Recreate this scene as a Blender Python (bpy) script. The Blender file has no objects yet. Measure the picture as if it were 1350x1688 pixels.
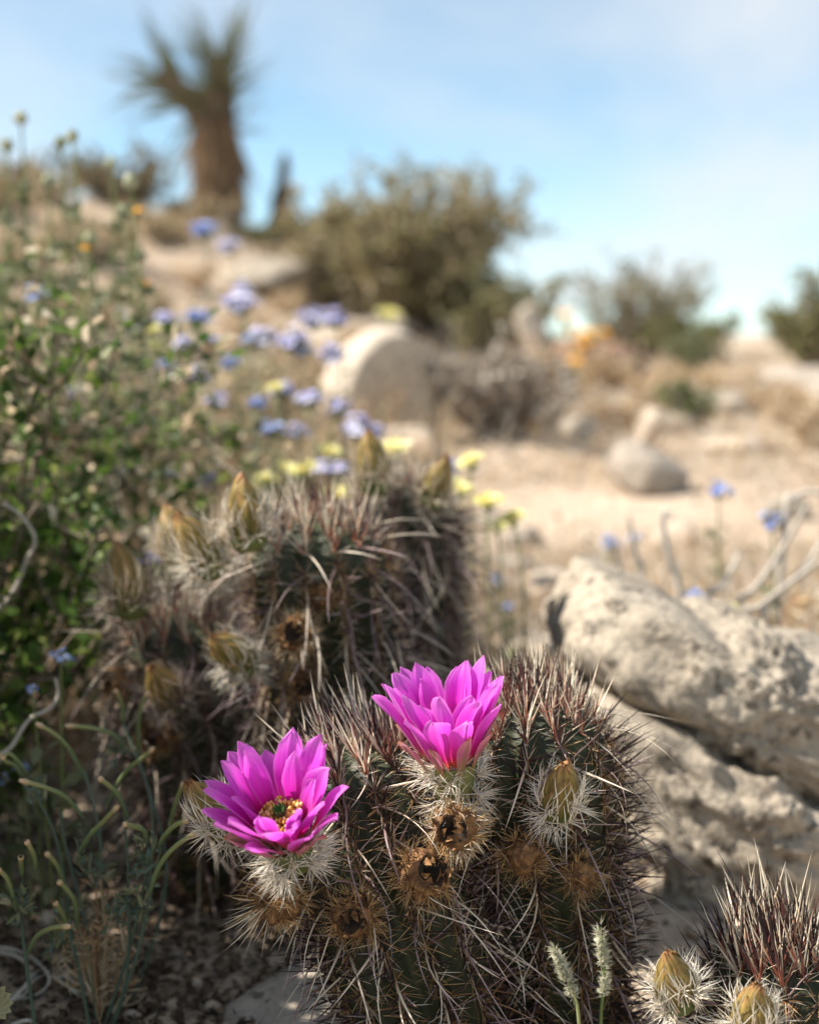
import bpy, math, random
import numpy as np
from mathutils import Vector, Matrix

random.seed(7)
RNG = np.random.default_rng(7)
R = math.radians
S = bpy.context.scene

# ------------------------------------------------------------------ camera
FPX, IW, IH, HOR = 2300.0, 1350.0, 1688.0, 640.0      # focal length in photo pixels, eye level row
CAMZ = 0.37
PITCH = math.atan((IH / 2 - HOR) / FPX)
cam_d = bpy.data.cameras.new('camera')
cam = bpy.data.objects.new('camera', cam_d)
S.collection.objects.link(cam)
S.camera = cam
cam.location = (0, 0, CAMZ)
cam.rotation_euler = (math.pi / 2 - PITCH, 0, 0)
cam_d.sensor_fit = 'VERTICAL'
cam_d.sensor_height = 30.0
cam_d.lens = 30.0 * FPX / IH
cam_d.clip_start = 0.02
cam_d.clip_end = 5000
cam_d.dof.use_dof = True
cam_d.dof.focus_distance = 0.655
cam_d.dof.aperture_fstop = 4.2
cam_d.dof.aperture_blades = 0

# ------------------------------------------------------------------ sky, sun, exposure
SUN_EL, SUN_AZ = R(47), R(-94)        # azimuth from +Y (view direction) clockwise; negative = left
world = bpy.data.worlds.new('World')
S.world = world
world.use_nodes = True
wn, wl = world.node_tree.nodes, world.node_tree.links
wn.clear()
wo = wn.new('ShaderNodeOutputWorld')
bg = wn.new('ShaderNodeBackground')
sky = wn.new('ShaderNodeTexSky')
sky.sky_type = 'NISHITA'
sky.sun_disc = False
sky.sun_elevation = SUN_EL
sky.sun_rotation = SUN_AZ
sky.altitude = 2500
sky.air_density = 1.0
sky.dust_density = 0.3
sky.ozone_density = 1.0
bg.inputs['Strength'].default_value = 0.11
tc = wn.new('ShaderNodeTexCoord')
sep = wn.new('ShaderNodeSeparateXYZ')
wl.new(tc.outputs['Generated'], sep.inputs[0])
mx = wn.new('ShaderNodeMath'); mx.operation = 'MAXIMUM'; mx.inputs[1].default_value = 0.02
wl.new(sep.outputs[2], mx.inputs[0])
ad = wn.new('ShaderNodeMath'); ad.operation = 'ADD'; ad.inputs[1].default_value = 0.11
wl.new(mx.outputs[0], ad.inputs[0])
dv = wn.new('ShaderNodeVectorMath'); dv.operation = 'DIVIDE'
cb = wn.new('ShaderNodeCombineXYZ')
for i_ in range(3): wl.new(ad.outputs[0], cb.inputs[i_])
wl.new(tc.outputs['Generated'], dv.inputs[0]); wl.new(cb.outputs[0], dv.inputs[1])
mp = wn.new('ShaderNodeMapping'); mp.inputs['Scale'].default_value = (0.8, 0.42, 0.0)
mp.inputs['Rotation'].default_value = (0, 0, R(24)); mp.inputs['Location'].default_value = (3.1, 1.7, 0.0)
wl.new(dv.outputs[0], mp.inputs[0])
nz = wn.new('ShaderNodeTexNoise'); nz.inputs['Scale'].default_value = 1.15
nz.inputs['Detail'].default_value = 7; nz.inputs['Roughness'].default_value = 0.52; nz.inputs['Distortion'].default_value = 0.35
wl.new(mp.outputs[0], nz.inputs['Vector'])
cr = wn.new('ShaderNodeValToRGB')
cr.color_ramp.elements[0].position = 0.36; cr.color_ramp.elements[0].color = (0, 0, 0, 1)
cr.color_ramp.elements[1].position = 0.68; cr.color_ramp.elements[1].color = (0.8, 0.8, 0.8, 1)
wl.new(nz.outputs['Fac'], cr.inputs[0])
mixc = wn.new('ShaderNodeMixRGB')
mixc.inputs[2].default_value = (4.1, 4.2, 4.3, 1)
tn = wn.new('ShaderNodeMixRGB'); tn.blend_type = 'MULTIPLY'; tn.inputs[0].default_value = 1; tn.inputs[2].default_value = (1.0, 1.04, 0.90, 1)
wl.new(sky.outputs[0], tn.inputs[1]); wl.new(cr.outputs[0], mixc.inputs[0]); wl.new(tn.outputs[0], mixc.inputs[1])
wl.new(mixc.outputs[0], bg.inputs['Color']); wl.new(bg.outputs[0], wo.inputs[0])

sun_d = bpy.data.lights.new('sun', 'SUN')
sun_d.energy = 5.0
sun_d.angle = R(0.53)
sun_d.color = (1.0, 0.93, 0.82)
sun = bpy.data.objects.new('sun', sun_d)
S.collection.objects.link(sun)
SUNV = Vector((math.sin(SUN_AZ) * math.cos(SUN_EL), math.cos(SUN_AZ) * math.cos(SUN_EL), math.sin(SUN_EL)))
sun.rotation_euler = SUNV.to_track_quat('Z', 'Y').to_euler()
sun.location = (-3, 2, 4)

S.view_settings.view_transform = 'Standard'
S.view_settings.look = 'None'
S.view_settings.gamma = 1
S.view_settings.use_curve_mapping = False
S.view_settings.exposure = 1.05
S.cycles.use_denoising = True
try: S.cycles.denoiser = 'OPENIMAGEDENOISE'
except Exception: pass
S.cycles.max_bounces = 6
S.cycles.diffuse_bounces = 3
S.cycles.transparent_max_bounces = 8
S.cycles.sample_clamp_indirect = 6

# ------------------------------------------------------------------ helpers
def A(*v): return np.array(v, dtype=float)
def nrm(v):
    v = np.asarray(v, dtype=float)
    return v / np.maximum(np.linalg.norm(v, axis=-1, keepdims=True), 1e-9)
def at(px, py, Y):
    """the point at distance Y (world y) that the photograph shows at pixel px, py"""
    u, v = (px - IW / 2) / FPX, -(py - IH / 2) / FPX
    c, s = math.cos(PITCH), math.sin(PITCH)
    d = A(u, c + v * s, -s + v * c)
    return A(0, 0, CAMZ) + d * (Y / d[1])
def sst(x): x = np.clip(x, 0, 1); return x * x * (3 - 2 * x)

_P = np.random.default_rng(3).random(65536)
def vnoise(p):
    p = np.asarray(p, dtype=float); i = np.floor(p).astype(np.int64); f = p - i; f = f * f * f * (f * (f * 6 - 15) + 10)
    def h(dx, dy, dz):
        k = ((i[..., 0] + dx) * 73856093) ^ ((i[..., 1] + dy) * 19349663) ^ ((i[..., 2] + dz) * 83492791)
        return _P[(k ^ (k >> 13)) & 65535]
    r = 0
    for dx in (0, 1):
        wx = f[..., 0] if dx else 1 - f[..., 0]
        for dy in (0, 1):
            wy = f[..., 1] if dy else 1 - f[..., 1]
            for dz in (0, 1):
                wz = f[..., 2] if dz else 1 - f[..., 2]
                r = r + h(dx, dy, dz) * wx * wy * wz
    return r * 2 - 1
def fbm(p, o=4, g=0.5):
    p = np.asarray(p, dtype=float); r, a = 0, 1.0
    for k in range(o):
        r = r + a * vnoise(p * 2 ** k + 17.3 * k); a *= g
    return r

WO = {}                                        # world origin of each object
def link(o):
    S.collection.objects.link(o); return o
def empty(name, loc):
    o = link(bpy.data.objects.new(name, None)); o.location = tuple(loc); o.empty_display_size = 0.02
    WO[o.name] = np.array(loc, dtype=float); return o
def place(o, parent, origin):
    origin = np.array(origin, dtype=float); WO[o.name] = origin
    if parent is not None:
        o.parent = parent; o.location = tuple(origin - WO[parent.name])
    else: o.location = tuple(origin)
    return o
def tag(o, label=None, cat=None, group=None, kind=None):
    if label: o['label'] = label
    if cat: o['category'] = cat
    if group: o['group'] = group
    if kind: o['kind'] = kind
    return o

class MB:
    """collects geometry; build() links it as ONE mesh object. Attribute tsr = (along, across, random)."""
    def __init__(s): s.V, s.F, s.M, s.T, s.n = [], [], [], [], 0
    def add(s, v, f, mat=0, t=None):
        v = np.asarray(v, dtype=float).reshape(-1, 3); f = np.asarray(f, dtype=np.int64)
        if t is None: t = np.zeros((len(v), 3)); t[:, 2] = random.random()
        s.V.append(v); s.T.append(np.asarray(t, dtype=float).reshape(-1, 3))
        s.F.append(f + s.n); s.M.append(np.full(len(f), mat) if np.isscalar(mat) else np.asarray(mat)); s.n += len(v)
    def tube(s, path, rad, sides=6, mat=0, r=None):
        path = np.asarray(path, dtype=float); n = len(path)
        rad = np.full(n, rad) if np.isscalar(rad) else np.asarray(rad, dtype=float)
        tg = nrm(np.gradient(path, axis=0))
        ref = A(0.3, 0.9, 0.2) if abs(tg[0] @ nrm(A(0.3, 0.9, 0.2))) < 0.9 else A(1, 0, 0)
        a = nrm(np.cross(tg, ref)); b = np.cross(tg, a)
        th = np.linspace(0, 2 * math.pi, sides, endpoint=False)
        v = path[:, None] + rad[:, None, None] * (np.cos(th)[None, :, None] * a[:, None] + np.sin(th)[None, :, None] * b[:, None])
        i = np.arange(n - 1)[:, None] * sides; j = np.arange(sides)[None, :]; k = (j + 1) % sides
        f = np.stack([i + j, i + k, i + sides + k, i + sides + j], -1).reshape(-1, 4)
        t = np.zeros((n, sides, 3)); t[..., 0] = np.linspace(0, 1, n)[:, None]; t[..., 1] = np.cos(th); t[..., 2] = random.random() if r is None else r
        s.add(v, f, mat, t)
    def spines(s, o, d, L, rad, bend, mat, sides=3, segs=3, r=None):
        o, d, bend = (np.asarray(x, dtype=float).reshape(-1, 3) for x in (o, d, bend)); M = len(o)
        if M == 0: return
        L = np.broadcast_to(np.asarray(L, dtype=float), (M,)); rad = np.broadcast_to(np.asarray(rad, dtype=float), (M,))
        ref = np.where(np.abs(d[:, :1]) < 0.8, A(1, 0, 0)[None], A(0, 1, 0)[None])
        a = nrm(np.cross(d, ref)); b = np.cross(d, a)
        q = np.linspace(0, 1, segs + 1); prof = (1 - q) ** 0.75; prof[-1] = 0.04
        pts = o[:, None] + (L[:, None, None] * (d[:, None] * q[None, :, None] + bend[:, None] * (q ** 2)[None, :, None]))
        th = np.linspace(0, 2 * math.pi, sides, endpoint=False)
        ring = np.cos(th)[None, :, None] * a[:, None] + np.sin(th)[None, :, None] * b[:, None]
        v = pts[:, :, None] + ring[:, None] * (rad[:, None] * prof[None])[:, :, None, None]
        per = (segs + 1) * sides
        i = np.arange(segs)[:, None] * sides; j = np.arange(sides)[None, :]; k = (j + 1) % sides
        f1 = np.stack([i + j, i + k, i + sides + k, i + sides + j], -1).reshape(-1, 4)
        f = (f1[None] + (np.arange(M) * per)[:, None, None]).reshape(-1, 4)
        t = np.zeros((M, segs + 1, sides, 3)); t[..., 0] = q[None, :, None]
        t[..., 2] = (RNG.random(M) if r is None else np.broadcast_to(r, (M,)))[:, None, None]
        m = np.repeat(np.broadcast_to(np.asarray(mat), (M,)), len(f1))
        s.add(v, f, m, t)
    def leaves(s, o, d, n, L, W, mat=0, fold=0.25, r=None):
        o, d, n = (np.asarray(x, dtype=float).reshape(-1, 3) for x in (o, d, n)); M = len(o)
        if M == 0: return
        L = np.broadcast_to(np.asarray(L, dtype=float), (M,))[:, None]; W = np.broadcast_to(np.asarray(W, dtype=float), (M,))[:, None]
        d = nrm(d); b = nrm(np.cross(d, n)); n = np.cross(b, d)
        v = np.stack([o, o + d * L * .35 + b * W + n * W * fold, o + d * L * .7 + b * W * .8 + n * W * fold, o + d * L - n * L * .08,
                      o + d * L * .7 - b * W * .8 + n * W * fold, o + d * L * .35 - b * W + n * W * fold, o + d * L * .5], 1)
        f1 = np.array([[0, 1, 6], [1, 2, 6], [2, 3, 6], [3, 4, 6], [4, 5, 6], [5, 0, 6]])
        f = (f1[None] + (np.arange(M) * 7)[:, None, None]).reshape(-1, 3)
        t = np.zeros((M, 7, 3)); t[..., 0] = A(0, .35, .7, 1, .7, .35, .5); t[..., 1] = A(0, 1, 1, 0, -1, -1, 0)
        t[..., 2] = (RNG.random(M) if r is None else np.broadcast_to(r, (M,)))[:, None]
        s.add(v, f, np.repeat(np.broadcast_to(np.asarray(mat), (M,)), 6), t)
    def build(s, name, mats, parent=None, origin=None, smooth=True):
        V = np.concatenate(s.V); T = np.concatenate(s.T)
        if origin is None: origin = WO[parent.name] if parent is not None else (0, 0, 0)
        V = V - np.asarray(origin, dtype=float)
        me = bpy.data.meshes.new(name)
        li = np.concatenate([f.ravel() for f in s.F]); tot = np.concatenate([np.full(len(f), f.shape[1]) for f in s.F])
        me.vertices.add(len(V)); me.vertices.foreach_set('co', V.ravel())
        me.loops.add(len(li)); me.loops.foreach_set('vertex_index', li.astype(np.int32))
        me.polygons.add(len(tot)); me.polygons.foreach_set('loop_start', np.concatenate([[0], np.cumsum(tot)[:-1]]).astype(np.int32))
        me.polygons.foreach_set('material_index', np.concatenate(s.M).astype(np.int32))
        me.polygons.foreach_set('use_smooth', np.full(len(tot), smooth))
        at_ = me.attributes.new('tsr', 'FLOAT_VECTOR', 'POINT'); at_.data.foreach_set('vector', T.ravel())
        me.update(calc_edges=True)
        for m in (mats if isinstance(mats, (list, tuple)) else [mats]): me.materials.append(m)
        return place(link(bpy.data.objects.new(name, me)), parent, origin)

def bez(p0, p1, p2, n=10):
    t = np.linspace(0, 1, n)[:, None]; return (1 - t) ** 2 * p0 + 2 * t * (1 - t) * p1 + t * t * p2
def spline(pts, n=24):
    """Catmull-Rom through pts"""
    P = np.asarray(pts, dtype=float); P = np.vstack([2 * P[0] - P[1], P, 2 * P[-1] - P[-2]]); m = len(P) - 3
    out = []
    for t in np.linspace(0, m - 1e-6, n):
        i = int(t); f = t - i; a, b, c, d = P[i:i + 4]
        out.append(0.5 * (2 * b + (c - a) * f + (2 * a - 5 * b + 4 * c - d) * f * f + (3 * b - a - 3 * c + d) * f ** 3))
    return np.array(out)

# ------------------------------------------------------------------ materials
class NT:
    def __init__(s, name):
        s.m = bpy.data.materials.new(name); s.m.use_nodes = True; s.n = s.m.node_tree.nodes; s.l = s.m.node_tree.links
        s.p = s.n['Principled BSDF']; s.out = s.n['Material Output']
        s.a = s.n.new('ShaderNodeAttribute'); s.a.attribute_name = 'tsr'
        s.x = s.n.new('ShaderNodeSeparateXYZ'); s.l.new(s.a.outputs['Vector'], s.x.inputs[0])
        s.tc = s.n.new('ShaderNodeTexCoord')
    def ramp(s, src, stops):
        r = s.n.new('ShaderNodeValToRGB'); e = r.color_ramp.elements
        while len(e) < len(stops): e.new(0.5)
        for i, (p, c) in enumerate(stops): e[i].position = p; e[i].color = (*c, 1)
        s.l.new(src, r.inputs[0]); return r.outputs[0]
    def mix(s, f, a, b, mode='MIX'):
        m = s.n.new('ShaderNodeMixRGB'); m.blend_type = mode
        for k, v in enumerate((f, a, b)):
            if isinstance(v, (int, float)): m.inputs[k].default_value = v
            elif isinstance(v, tuple): m.inputs[k].default_value = (*v, 1)
            else: s.l.new(v, m.inputs[k])
        return m.outputs[0]
    def noise(s, scale, detail=4, rough=.55, vec=None, dist=0.0):
        n = s.n.new('ShaderNodeTexNoise'); n.inputs['Scale'].default_value = scale; n.inputs['Detail'].default_value = detail
        n.inputs['Roughness'].default_value = rough; n.inputs['Distortion'].default_value = dist
        s.l.new(vec if vec is not None else s.tc.outputs['Object'], n.inputs['Vector']); return n.outputs['Fac']
    def voro(s, scale):
        n = s.n.new('ShaderNodeTexVoronoi'); n.inputs['Scale'].default_value = scale
        s.l.new(s.tc.outputs['Object'], n.inputs['Vector']); return n.outputs
    def col(s, c): s.l.new(c, s.p.inputs['Base Color']) if not isinstance(c, tuple) else setattr(s.p.inputs['Base Color'], 'default_value', (*c, 1))
    def bump(s, h, strength, dist):
        b = s.n.new('ShaderNodeBump'); b.inputs['Strength'].default_value = strength; b.inputs['Distance'].default_value = dist
        s.l.new(h, b.inputs['Height']); s.l.new(b.outputs[0], s.p.inputs['Normal'])
    def rough(s, v, spec=.3): s.p.inputs['Roughness'].default_value = v; s.p.inputs['Specular IOR Level'].default_value = spec
    def translucent(s, c, fac):
        t = s.n.new('ShaderNodeBsdfTranslucent'); mxs = s.n.new('ShaderNodeMixShader'); mxs.inputs[0].default_value = fac
        s.l.new(c, t.inputs[0]); s.l.new(s.p.outputs[0], mxs.inputs[1]); s.l.new(t.outputs[0], mxs.inputs[2]); s.l.new(mxs.outputs[0], s.out.inputs[0])

def m_spine(name, stops, vary=.35, rough=.5):
    k = NT(name); c = k.ramp(k.x.outputs[0], stops)
    v = k.ramp(k.x.outputs[2], [(0, (1 - vary,) * 3), (1, (1 + vary * .4,) * 3)])
    k.col(k.mix(1.0, c, v, 'MULTIPLY')); k.rough(rough, .35); return k.m
def m_rand(name, stops, rough=.7, trans=0, tipmul=None, spec=.25):
    k = NT(name); c = k.ramp(k.x.outputs[2], stops)
    if tipmul: c = k.mix(1.0, c, k.ramp(k.x.outputs[0], tipmul), 'MULTIPLY')
    k.col(c); k.rough(rough, spec)
    if trans: k.translucent(c, trans)
    return k.m
def m_rock(name, stops, grain=260, bump=.0016, dark=.5, spec=.25, stain=None):
    k = NT(name)
    c = k.ramp(k.noise(14, 6, .6), stops)
    g = k.noise(grain, 3, .7)
    c = k.mix(.75, c, k.ramp(g, [(.3, (dark,) * 3), (.46, (.95, .93, .9)), (.62, (1.08, 1.05, 1.0)), (.75, (1.35, 1.33, 1.3))]), 'MULTIPLY')
    v = k.voro(grain * .7)
    sp = k.ramp(v['Color'], [(.0, (.25, .23, .22)), (.16, (.3, .28, .26)), (.2, (1, 1, 1)), (1, (1, 1, 1))])
    c = k.mix(.8, c, sp, 'MULTIPLY')
    if stain: c = k.mix(k.ramp(k.noise(7, 5, .6), [(.5, (0, 0, 0)), (.68, (.8, .8, .8))]), c, stain)
    k.col(c); k.rough(.85, spec)
    h = k.mix(.55, g, k.noise(grain * .28, 5, .65)); k.bump(h, 1.0, bump); return k.m

M = {}
k = NT('petal')
c = k.ramp(k.x.outputs[0], [(0, (.62, .20, .05)), (.14, (.72, .10, .06)), (.24, (.70, .012, .25)), (.45, (.74, .03, .56)), (.75, (.80, .10, .74)), (1, (.86, .26, .82))])
sv = k.n.new('ShaderNodeCombineXYZ'); k.l.new(k.x.outputs[1], sv.inputs[0]); k.l.new(k.x.outputs[2], sv.inputs[1])
mpn = k.n.new('ShaderNodeMapping'); mpn.inputs['Scale'].default_value = (5, 40, 1); k.l.new(sv.outputs[0], mpn.inputs[0])
vein = k.ramp(k.noise(1.6, 3, .6, mpn.outputs[0]), [(.35, (.80, .68, .80)), (.6, (1.08, 1.1, 1.06))])
c = k.mix(.7, c, vein, 'MULTIPLY')
ab = k.n.new('ShaderNodeMath'); ab.operation = 'ABSOLUTE'; k.l.new(k.x.outputs[1], ab.inputs[0])
c = k.mix(k.ramp(ab.outputs[0], [(.0, (.16,) * 3), (.1, (0, 0, 0)), (.8, (0, 0, 0)), (1, (.3, .3, .3))]), c, (.86, .42, .80))
k.col(c); k.rough(.42, .3); k.translucent(c, .46)
k.bump(k.noise(1.6, 3, .6, mpn.outputs[0]), .35, .0008)
k.p.inputs['Sheen Weight'].default_value = .15
M['petal'] = k.m
k = NT('outer_tepal')
c = k.ramp(k.x.outputs[0], [(0, (.22, .20, .06)), (.3, (.42, .22, .12)), (.6, (.62, .16, .36)), (.9, (.74, .36, .40)), (1, (.5, .22, .12))])
ab = k.n.new('ShaderNodeMath'); ab.operation = 'ABSOLUTE'; k.l.new(k.x.outputs[1], ab.inputs[0])
c = k.mix(k.ramp(ab.outputs[0], [(0, (.75,) * 3), (.55, (.1,) * 3), (1, (0, 0, 0))]), c, (.24, .20, .07))
k.col(c); k.rough(.5); k.translucent(c, .35); M['tepal'] = k.m
k = NT('stem_skin')
c = k.ramp(k.noise(55, 5, .6), [(.3, (.014, .016, .008)), (.55, (.028, .036, .015)), (.75, (.065, .060, .028))])
k.col(c); k.rough(.55); k.bump(k.noise(240, 3), .4, .0006); M['skin'] = k.m
M['wool'] = m_rand('areole_wool', [(0, (.42, .36, .27)), (1, (.66, .60, .48))], .95)
M['sp_pale'] = m_spine('spine_pale', [(0, (.34, .23, .15)), (.25, (.66, .54, .41)), (.8, (.82, .72, .60)), (1, (.48, .33, .23))])
M['sp_dark'] = m_spine('spine_dark', [(0, (.20, .11, .08)), (.2, (.060, .032, .034)), (.7, (.020, .012, .016)), (1, (.035, .018, .016))], .5)
M['sp_mauve'] = m_spine('spine_mauve', [(0, (.24, .145, .13)), (.4, (.31, .21, .215)), (.85, (.44, .33, .335)), (1, (.27, .16, .13))], .45)  # grey spine colour with the purple tint of shade mixed in
M['sp_red'] = m_spine('spine_young', [(0, (.46, .16, .10)), (.3, (.40, .14, .09)), (.5, (.72, .52, .36)), (1, (.86, .80, .66))], .25)
M['sp_reddark'] = m_spine('spine_young_dark', [(0, (.50, .20, .13)), (.35, (.22, .075, .06)), (1, (.045, .025, .028))], .3)
M['sp_cream'] = m_spine('spine_cream', [(0, (.60, .44, .30)), (.4, (.78, .70, .56)), (1, (.70, .60, .45))], .2)
M['sp_white'] = m_spine('spine_white', [(0, (.62, .52, .40)), (.3, (.84, .79, .70)), (1, (.86, .80, .70))], .2)
M['sp_ochre'] = m_spine('spine_ochre', [(0, (.36, .19, .07)), (.5, (.56, .35, .15)), (1, (.70, .52, .29))], .35)
M['sp_brown'] = m_spine('spine_brown', [(0, (.15, .075, .035)), (.6, (.25, .135, .06)), (1, (.33, .19, .10))], .4)
SP = [M[x] for x in ('sp_pale', 'sp_dark', 'sp_mauve', 'sp_red', 'sp_reddark', 'sp_cream', 'sp_white', 'sp_ochre', 'sp_brown')]
PALE, DARK, MAUVE, RED, REDDARK, CREAM, WHITE, OCHRE, BROWN = range(9)
k = NT('bud_scale')
c = k.ramp(k.x.outputs[0], [(0, (.07, .075, .022)), (.4, (.17, .135, .035)), (.75, (.33, .225, .07)), (.93, (.40, .21, .09)), (1, (.22, .09, .04))])
ab = k.n.new('ShaderNodeMath'); ab.operation = 'ABSOLUTE'; k.l.new(k.x.outputs[1], ab.inputs[0])
c = k.mix(k.ramp(ab.outputs[0], [(0, (.7,) * 3), (.4, (.15,) * 3), (.8, (0, 0, 0)), (1, (.5,) * 3)]), c, (.09, .07, .02))
k.col(c); k.rough(.55, .25); k.translucent(c, .12); M['bud'] = k.m
k = NT('dried_fruit'); c = k.ramp(k.noise(220, 5, .65), [(.3, (.05, .025, .012)), (.5, (.17, .085, .035)), (.72, (.36, .20, .085))])
k.col(c); k.rough(.85); k.bump(k.noise(300, 5, .7), .9, .0015); M['fruit'] = k.m
k = NT('fruit_hollow'); k.col(k.ramp(k.noise(400, 3), [(.3, (.012, .009, .007)), (.7, (.05, .03, .018))])); k.rough(.95); M['hollow'] = k.m
M['stamen'] = m_rand('stamen', [(0, (.62, .34, .07)), (.6, (.78, .50, .14)), (1, (.85, .62, .28))], .7)
M['stigma'] = m_rand('stigma', [(0, (.035, .07, .018)), (1, (.06, .12, .03))], .5)
M['tube'] = m_rand('flower_tube', [(0, (.10, .13, .04)), (1, (.16, .17, .06))], .6)
k = NT('sand')
c = k.ramp(k.noise(2.3, 5, .6), [(.3, (.36, .285, .215)), (.5, (.47, .385, .30)), (.7, (.57, .48, .39))])
c = k.mix(.8, c, k.ramp(k.noise(330, 3, .75), [(.3, (.42, .38, .36)), (.48, (.95, .93, .92)), (.7, (1.35, 1.3, 1.24))]), 'MULTIPLY')
c = k.mix(.6, c, k.ramp(k.noise(26, 5, .65), [(.32, (.62, .55, .5)), (.6, (1.1, 1.08, 1.05))]), 'MULTIPLY')
k.col(c); k.rough(.92, .2); h = k.mix(.5, k.noise(420, 3, .7), k.noise(60, 5, .7)); k.bump(h, .9, .004); M['sand'] = k.m
M['granite'] = m_rock('granite_tan', [(.3, (.23, .195, .155)), (.5, (.34, .295, .24)), (.7, (.45, .395, .325))], 190, .0055, .30)
M['granite_grey'] = m_rock('granite_grey', [(.3, (.25, .215, .18)), (.5, (.35, .305, .26)), (.7, (.44, .39, .33))], 240, .0018, .5)
M['granite_pale'] = m_rock('granite_pale', [(.3, (.40, .335, .27)), (.5, (.50, .43, .355)), (.7, (.58, .51, .43))], 120, .003, .7, stain=(.36, .22, .13))
M['rock_rust'] = m_rock('rock_rust', [(.3, (.13, .075, .05)), (.5, (.21, .13, .09)), (.72, (.32, .22, .16))], 60, .006, .55)
M['pebble'] = m_rand('pebble', [(0, (.16, .12, .095)), (.35, (.33, .245, .175)), (.7, (.45, .37, .29)), (1, (.60, .54, .47))], .9)
M['bark'] = m_rand('twig_bark', [(0, (.11, .085, .065)), (.6, (.21, .165, .125)), (1, (.30, .25, .20))], .9)
M['greybark'] = m_rand('dead_twig', [(0, (.36, .32, .275)), (1, (.62, .57, .50))], .85)
M['leaf'] = m_rand('green_leaf', [(0, (.028, .060, .012)), (.45, (.075, .135, .024)), (.8, (.14, .20, .04)), (1, (.24, .27, .08))], .55, .4)
M['leaf_grey'] = m_rand('grey_leaf', [(0, (.10, .125, .065)), (.6, (.19, .205, .11)), (1, (.33, .31, .19))], .7, .3)
M['leaf_olive'] = m_rand('olive_leaf', [(0, (.12, .12, .048)), (.5, (.235, .22, .10)), (.8, (.35, .305, .155)), (1, (.46, .38, .21))], .7, .3)
M['leaf_dry'] = m_rand('dry_leaf', [(0, (.30, .20, .12)), (.5, (.50, .39, .26)), (.85, (.66, .56, .42)), (1, (.74, .67, .55))], .85, .3)
M['straw'] = m_rand('straw', [(0, (.34, .19, .10)), (.3, (.50, .34, .19)), (.6, (.60, .46, .29)), (1, (.74, .64, .47))], .75, .25)
M['green_stem'] = m_rand('green_stem', [(0, (.12, .16, .05)), (.6, (.21, .25, .09)), (1, (.32, .34, .15))], .6, .15)
M['lavender'] = m_rand('lavender_petal', [(0, (.42, .42, .73)), (.5, (.62, .60, .84)), (1, (.82, .80, .92))], .6, .35)
M['blue'] = m_rand('blue_petal', [(0, (.20, .27, .64)), (.5, (.36, .46, .80)), (1, (.62, .70, .90))], .6, .35)
M['calyx'] = m_rand('calyx', [(0, (.20, .22, .13)), (1, (.42, .42, .28))], .8, .15)
M['yellow'] = m_rand('pale_yellow_petal', [(0, (.72, .66, .20)), (.5, (.80, .76, .34)), (1, (.86, .84, .58))], .6, .4)
M['orange'] = m_rand('orange_petal', [(0, (.82, .34, .02)), (1, (.90, .50, .04))], .55, .35)
M['disc'] = m_rand('flower_centre', [(0, (.60, .42, .06)), (1, (.72, .55, .12))], .8)
k = NT('poppy_pod')
k.col(k.ramp(k.x.outputs[0], [(0, (.075, .11, .055)), (.45, (.15, .19, .075)), (.85, (.27, .26, .11)), (.93, (.52, .36, .20)), (1, (.62, .44, .28))])); k.rough(.6); M['pod'] = k.m
M['poppystem'] = m_rand('poppy_stem', [(0, (.075, .115, .085)), (1, (.14, .18, .13))], .6, .1)
M['yucca_leaf'] = m_spine('yucca_leaf', [(0, (.15, .14, .04)), (.35, (.085, .095, .030)), (.85, (.11, .12, .06)), (1, (.20, .13, .08))], .45)
M['yucca_dead'] = m_spine('yucca_dead_leaf', [(0, (.22, .13, .07)), (.6, (.34, .225, .13)), (1, (.42, .31, .20))], .5, .8)
k = NT('yucca_trunk'); c = k.ramp(k.noise(9, 5, .65), [(.3, (.055, .038, .028)), (.55, (.13, .088, .06)), (.75, (.24, .165, .11))])
k.col(c); k.rough(.95); k.bump(k.noise(16, 5, .7), 1, .05); M['ytrunk'] = k.m
M['woolly'] = m_rand('woolly_seed', [(0, (.42, .44, .32)), (.6, (.62, .60, .46)), (1, (.76, .70, .55))], .9, .3)

# ------------------------------------------------------------------ ground
_gy = [-6, 0, .65, 1.0, 1.5, 2.2, 3, 4, 6, 9, 12, 16, 30, 80, 300]
_gz = [-.25, -.03, .0, .03, .09, .17, .22, .27, .42, .62, .79, .83, .3, -3, -12]
def H(x, y):
    x = np.asarray(x, dtype=float); y = np.asarray(y, dtype=float)
    z = np.interp(y, _gy, _gz)
    z = z + .9 * sst((1.2 - x) / 3.2) * sst((y - 2.0) / 7.0) * np.clip(1.6 - y / 24, 0, 1)
    p = np.stack([x, y, 0 * x], -1); a = np.clip(y / 4, .12, 1.6)
    z = z + .035 * a * vnoise(p * 1.3) + .014 * np.clip(a, .3, 1) * vnoise(p * 4.1 + 9) + .004 * vnoise(p * 15 + 4)
    return z
def Hp(x, y): return float(H(np.array([x]), np.array([y]))[0])
ys = np.concatenate([np.linspace(-6, .3, 24), np.linspace(.33, 2.2, 190), 2.2 * (300 / 2.2) ** (np.linspace(0, 1, 150)[1:])])
uu = np.linspace(-1, 1, 261); xs = np.sinh(uu * 6.6) * .16
XX, YY = np.meshgrid(xs, ys); ZZ = H(XX, YY) + .0016 * vnoise(np.stack([XX, YY, 0 * XX], -1) * 70)
mb = MB(); nx, ny = len(xs), len(ys)
ii = (np.arange(ny - 1)[:, None] * nx + np.arange(nx - 1)[None]).ravel()
mb.add(np.stack([XX, YY, ZZ], -1), np.stack([ii, ii + 1, ii + nx + 1, ii + nx], -1))
tag(mb.build('ground', M['sand']), kind='structure')

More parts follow.
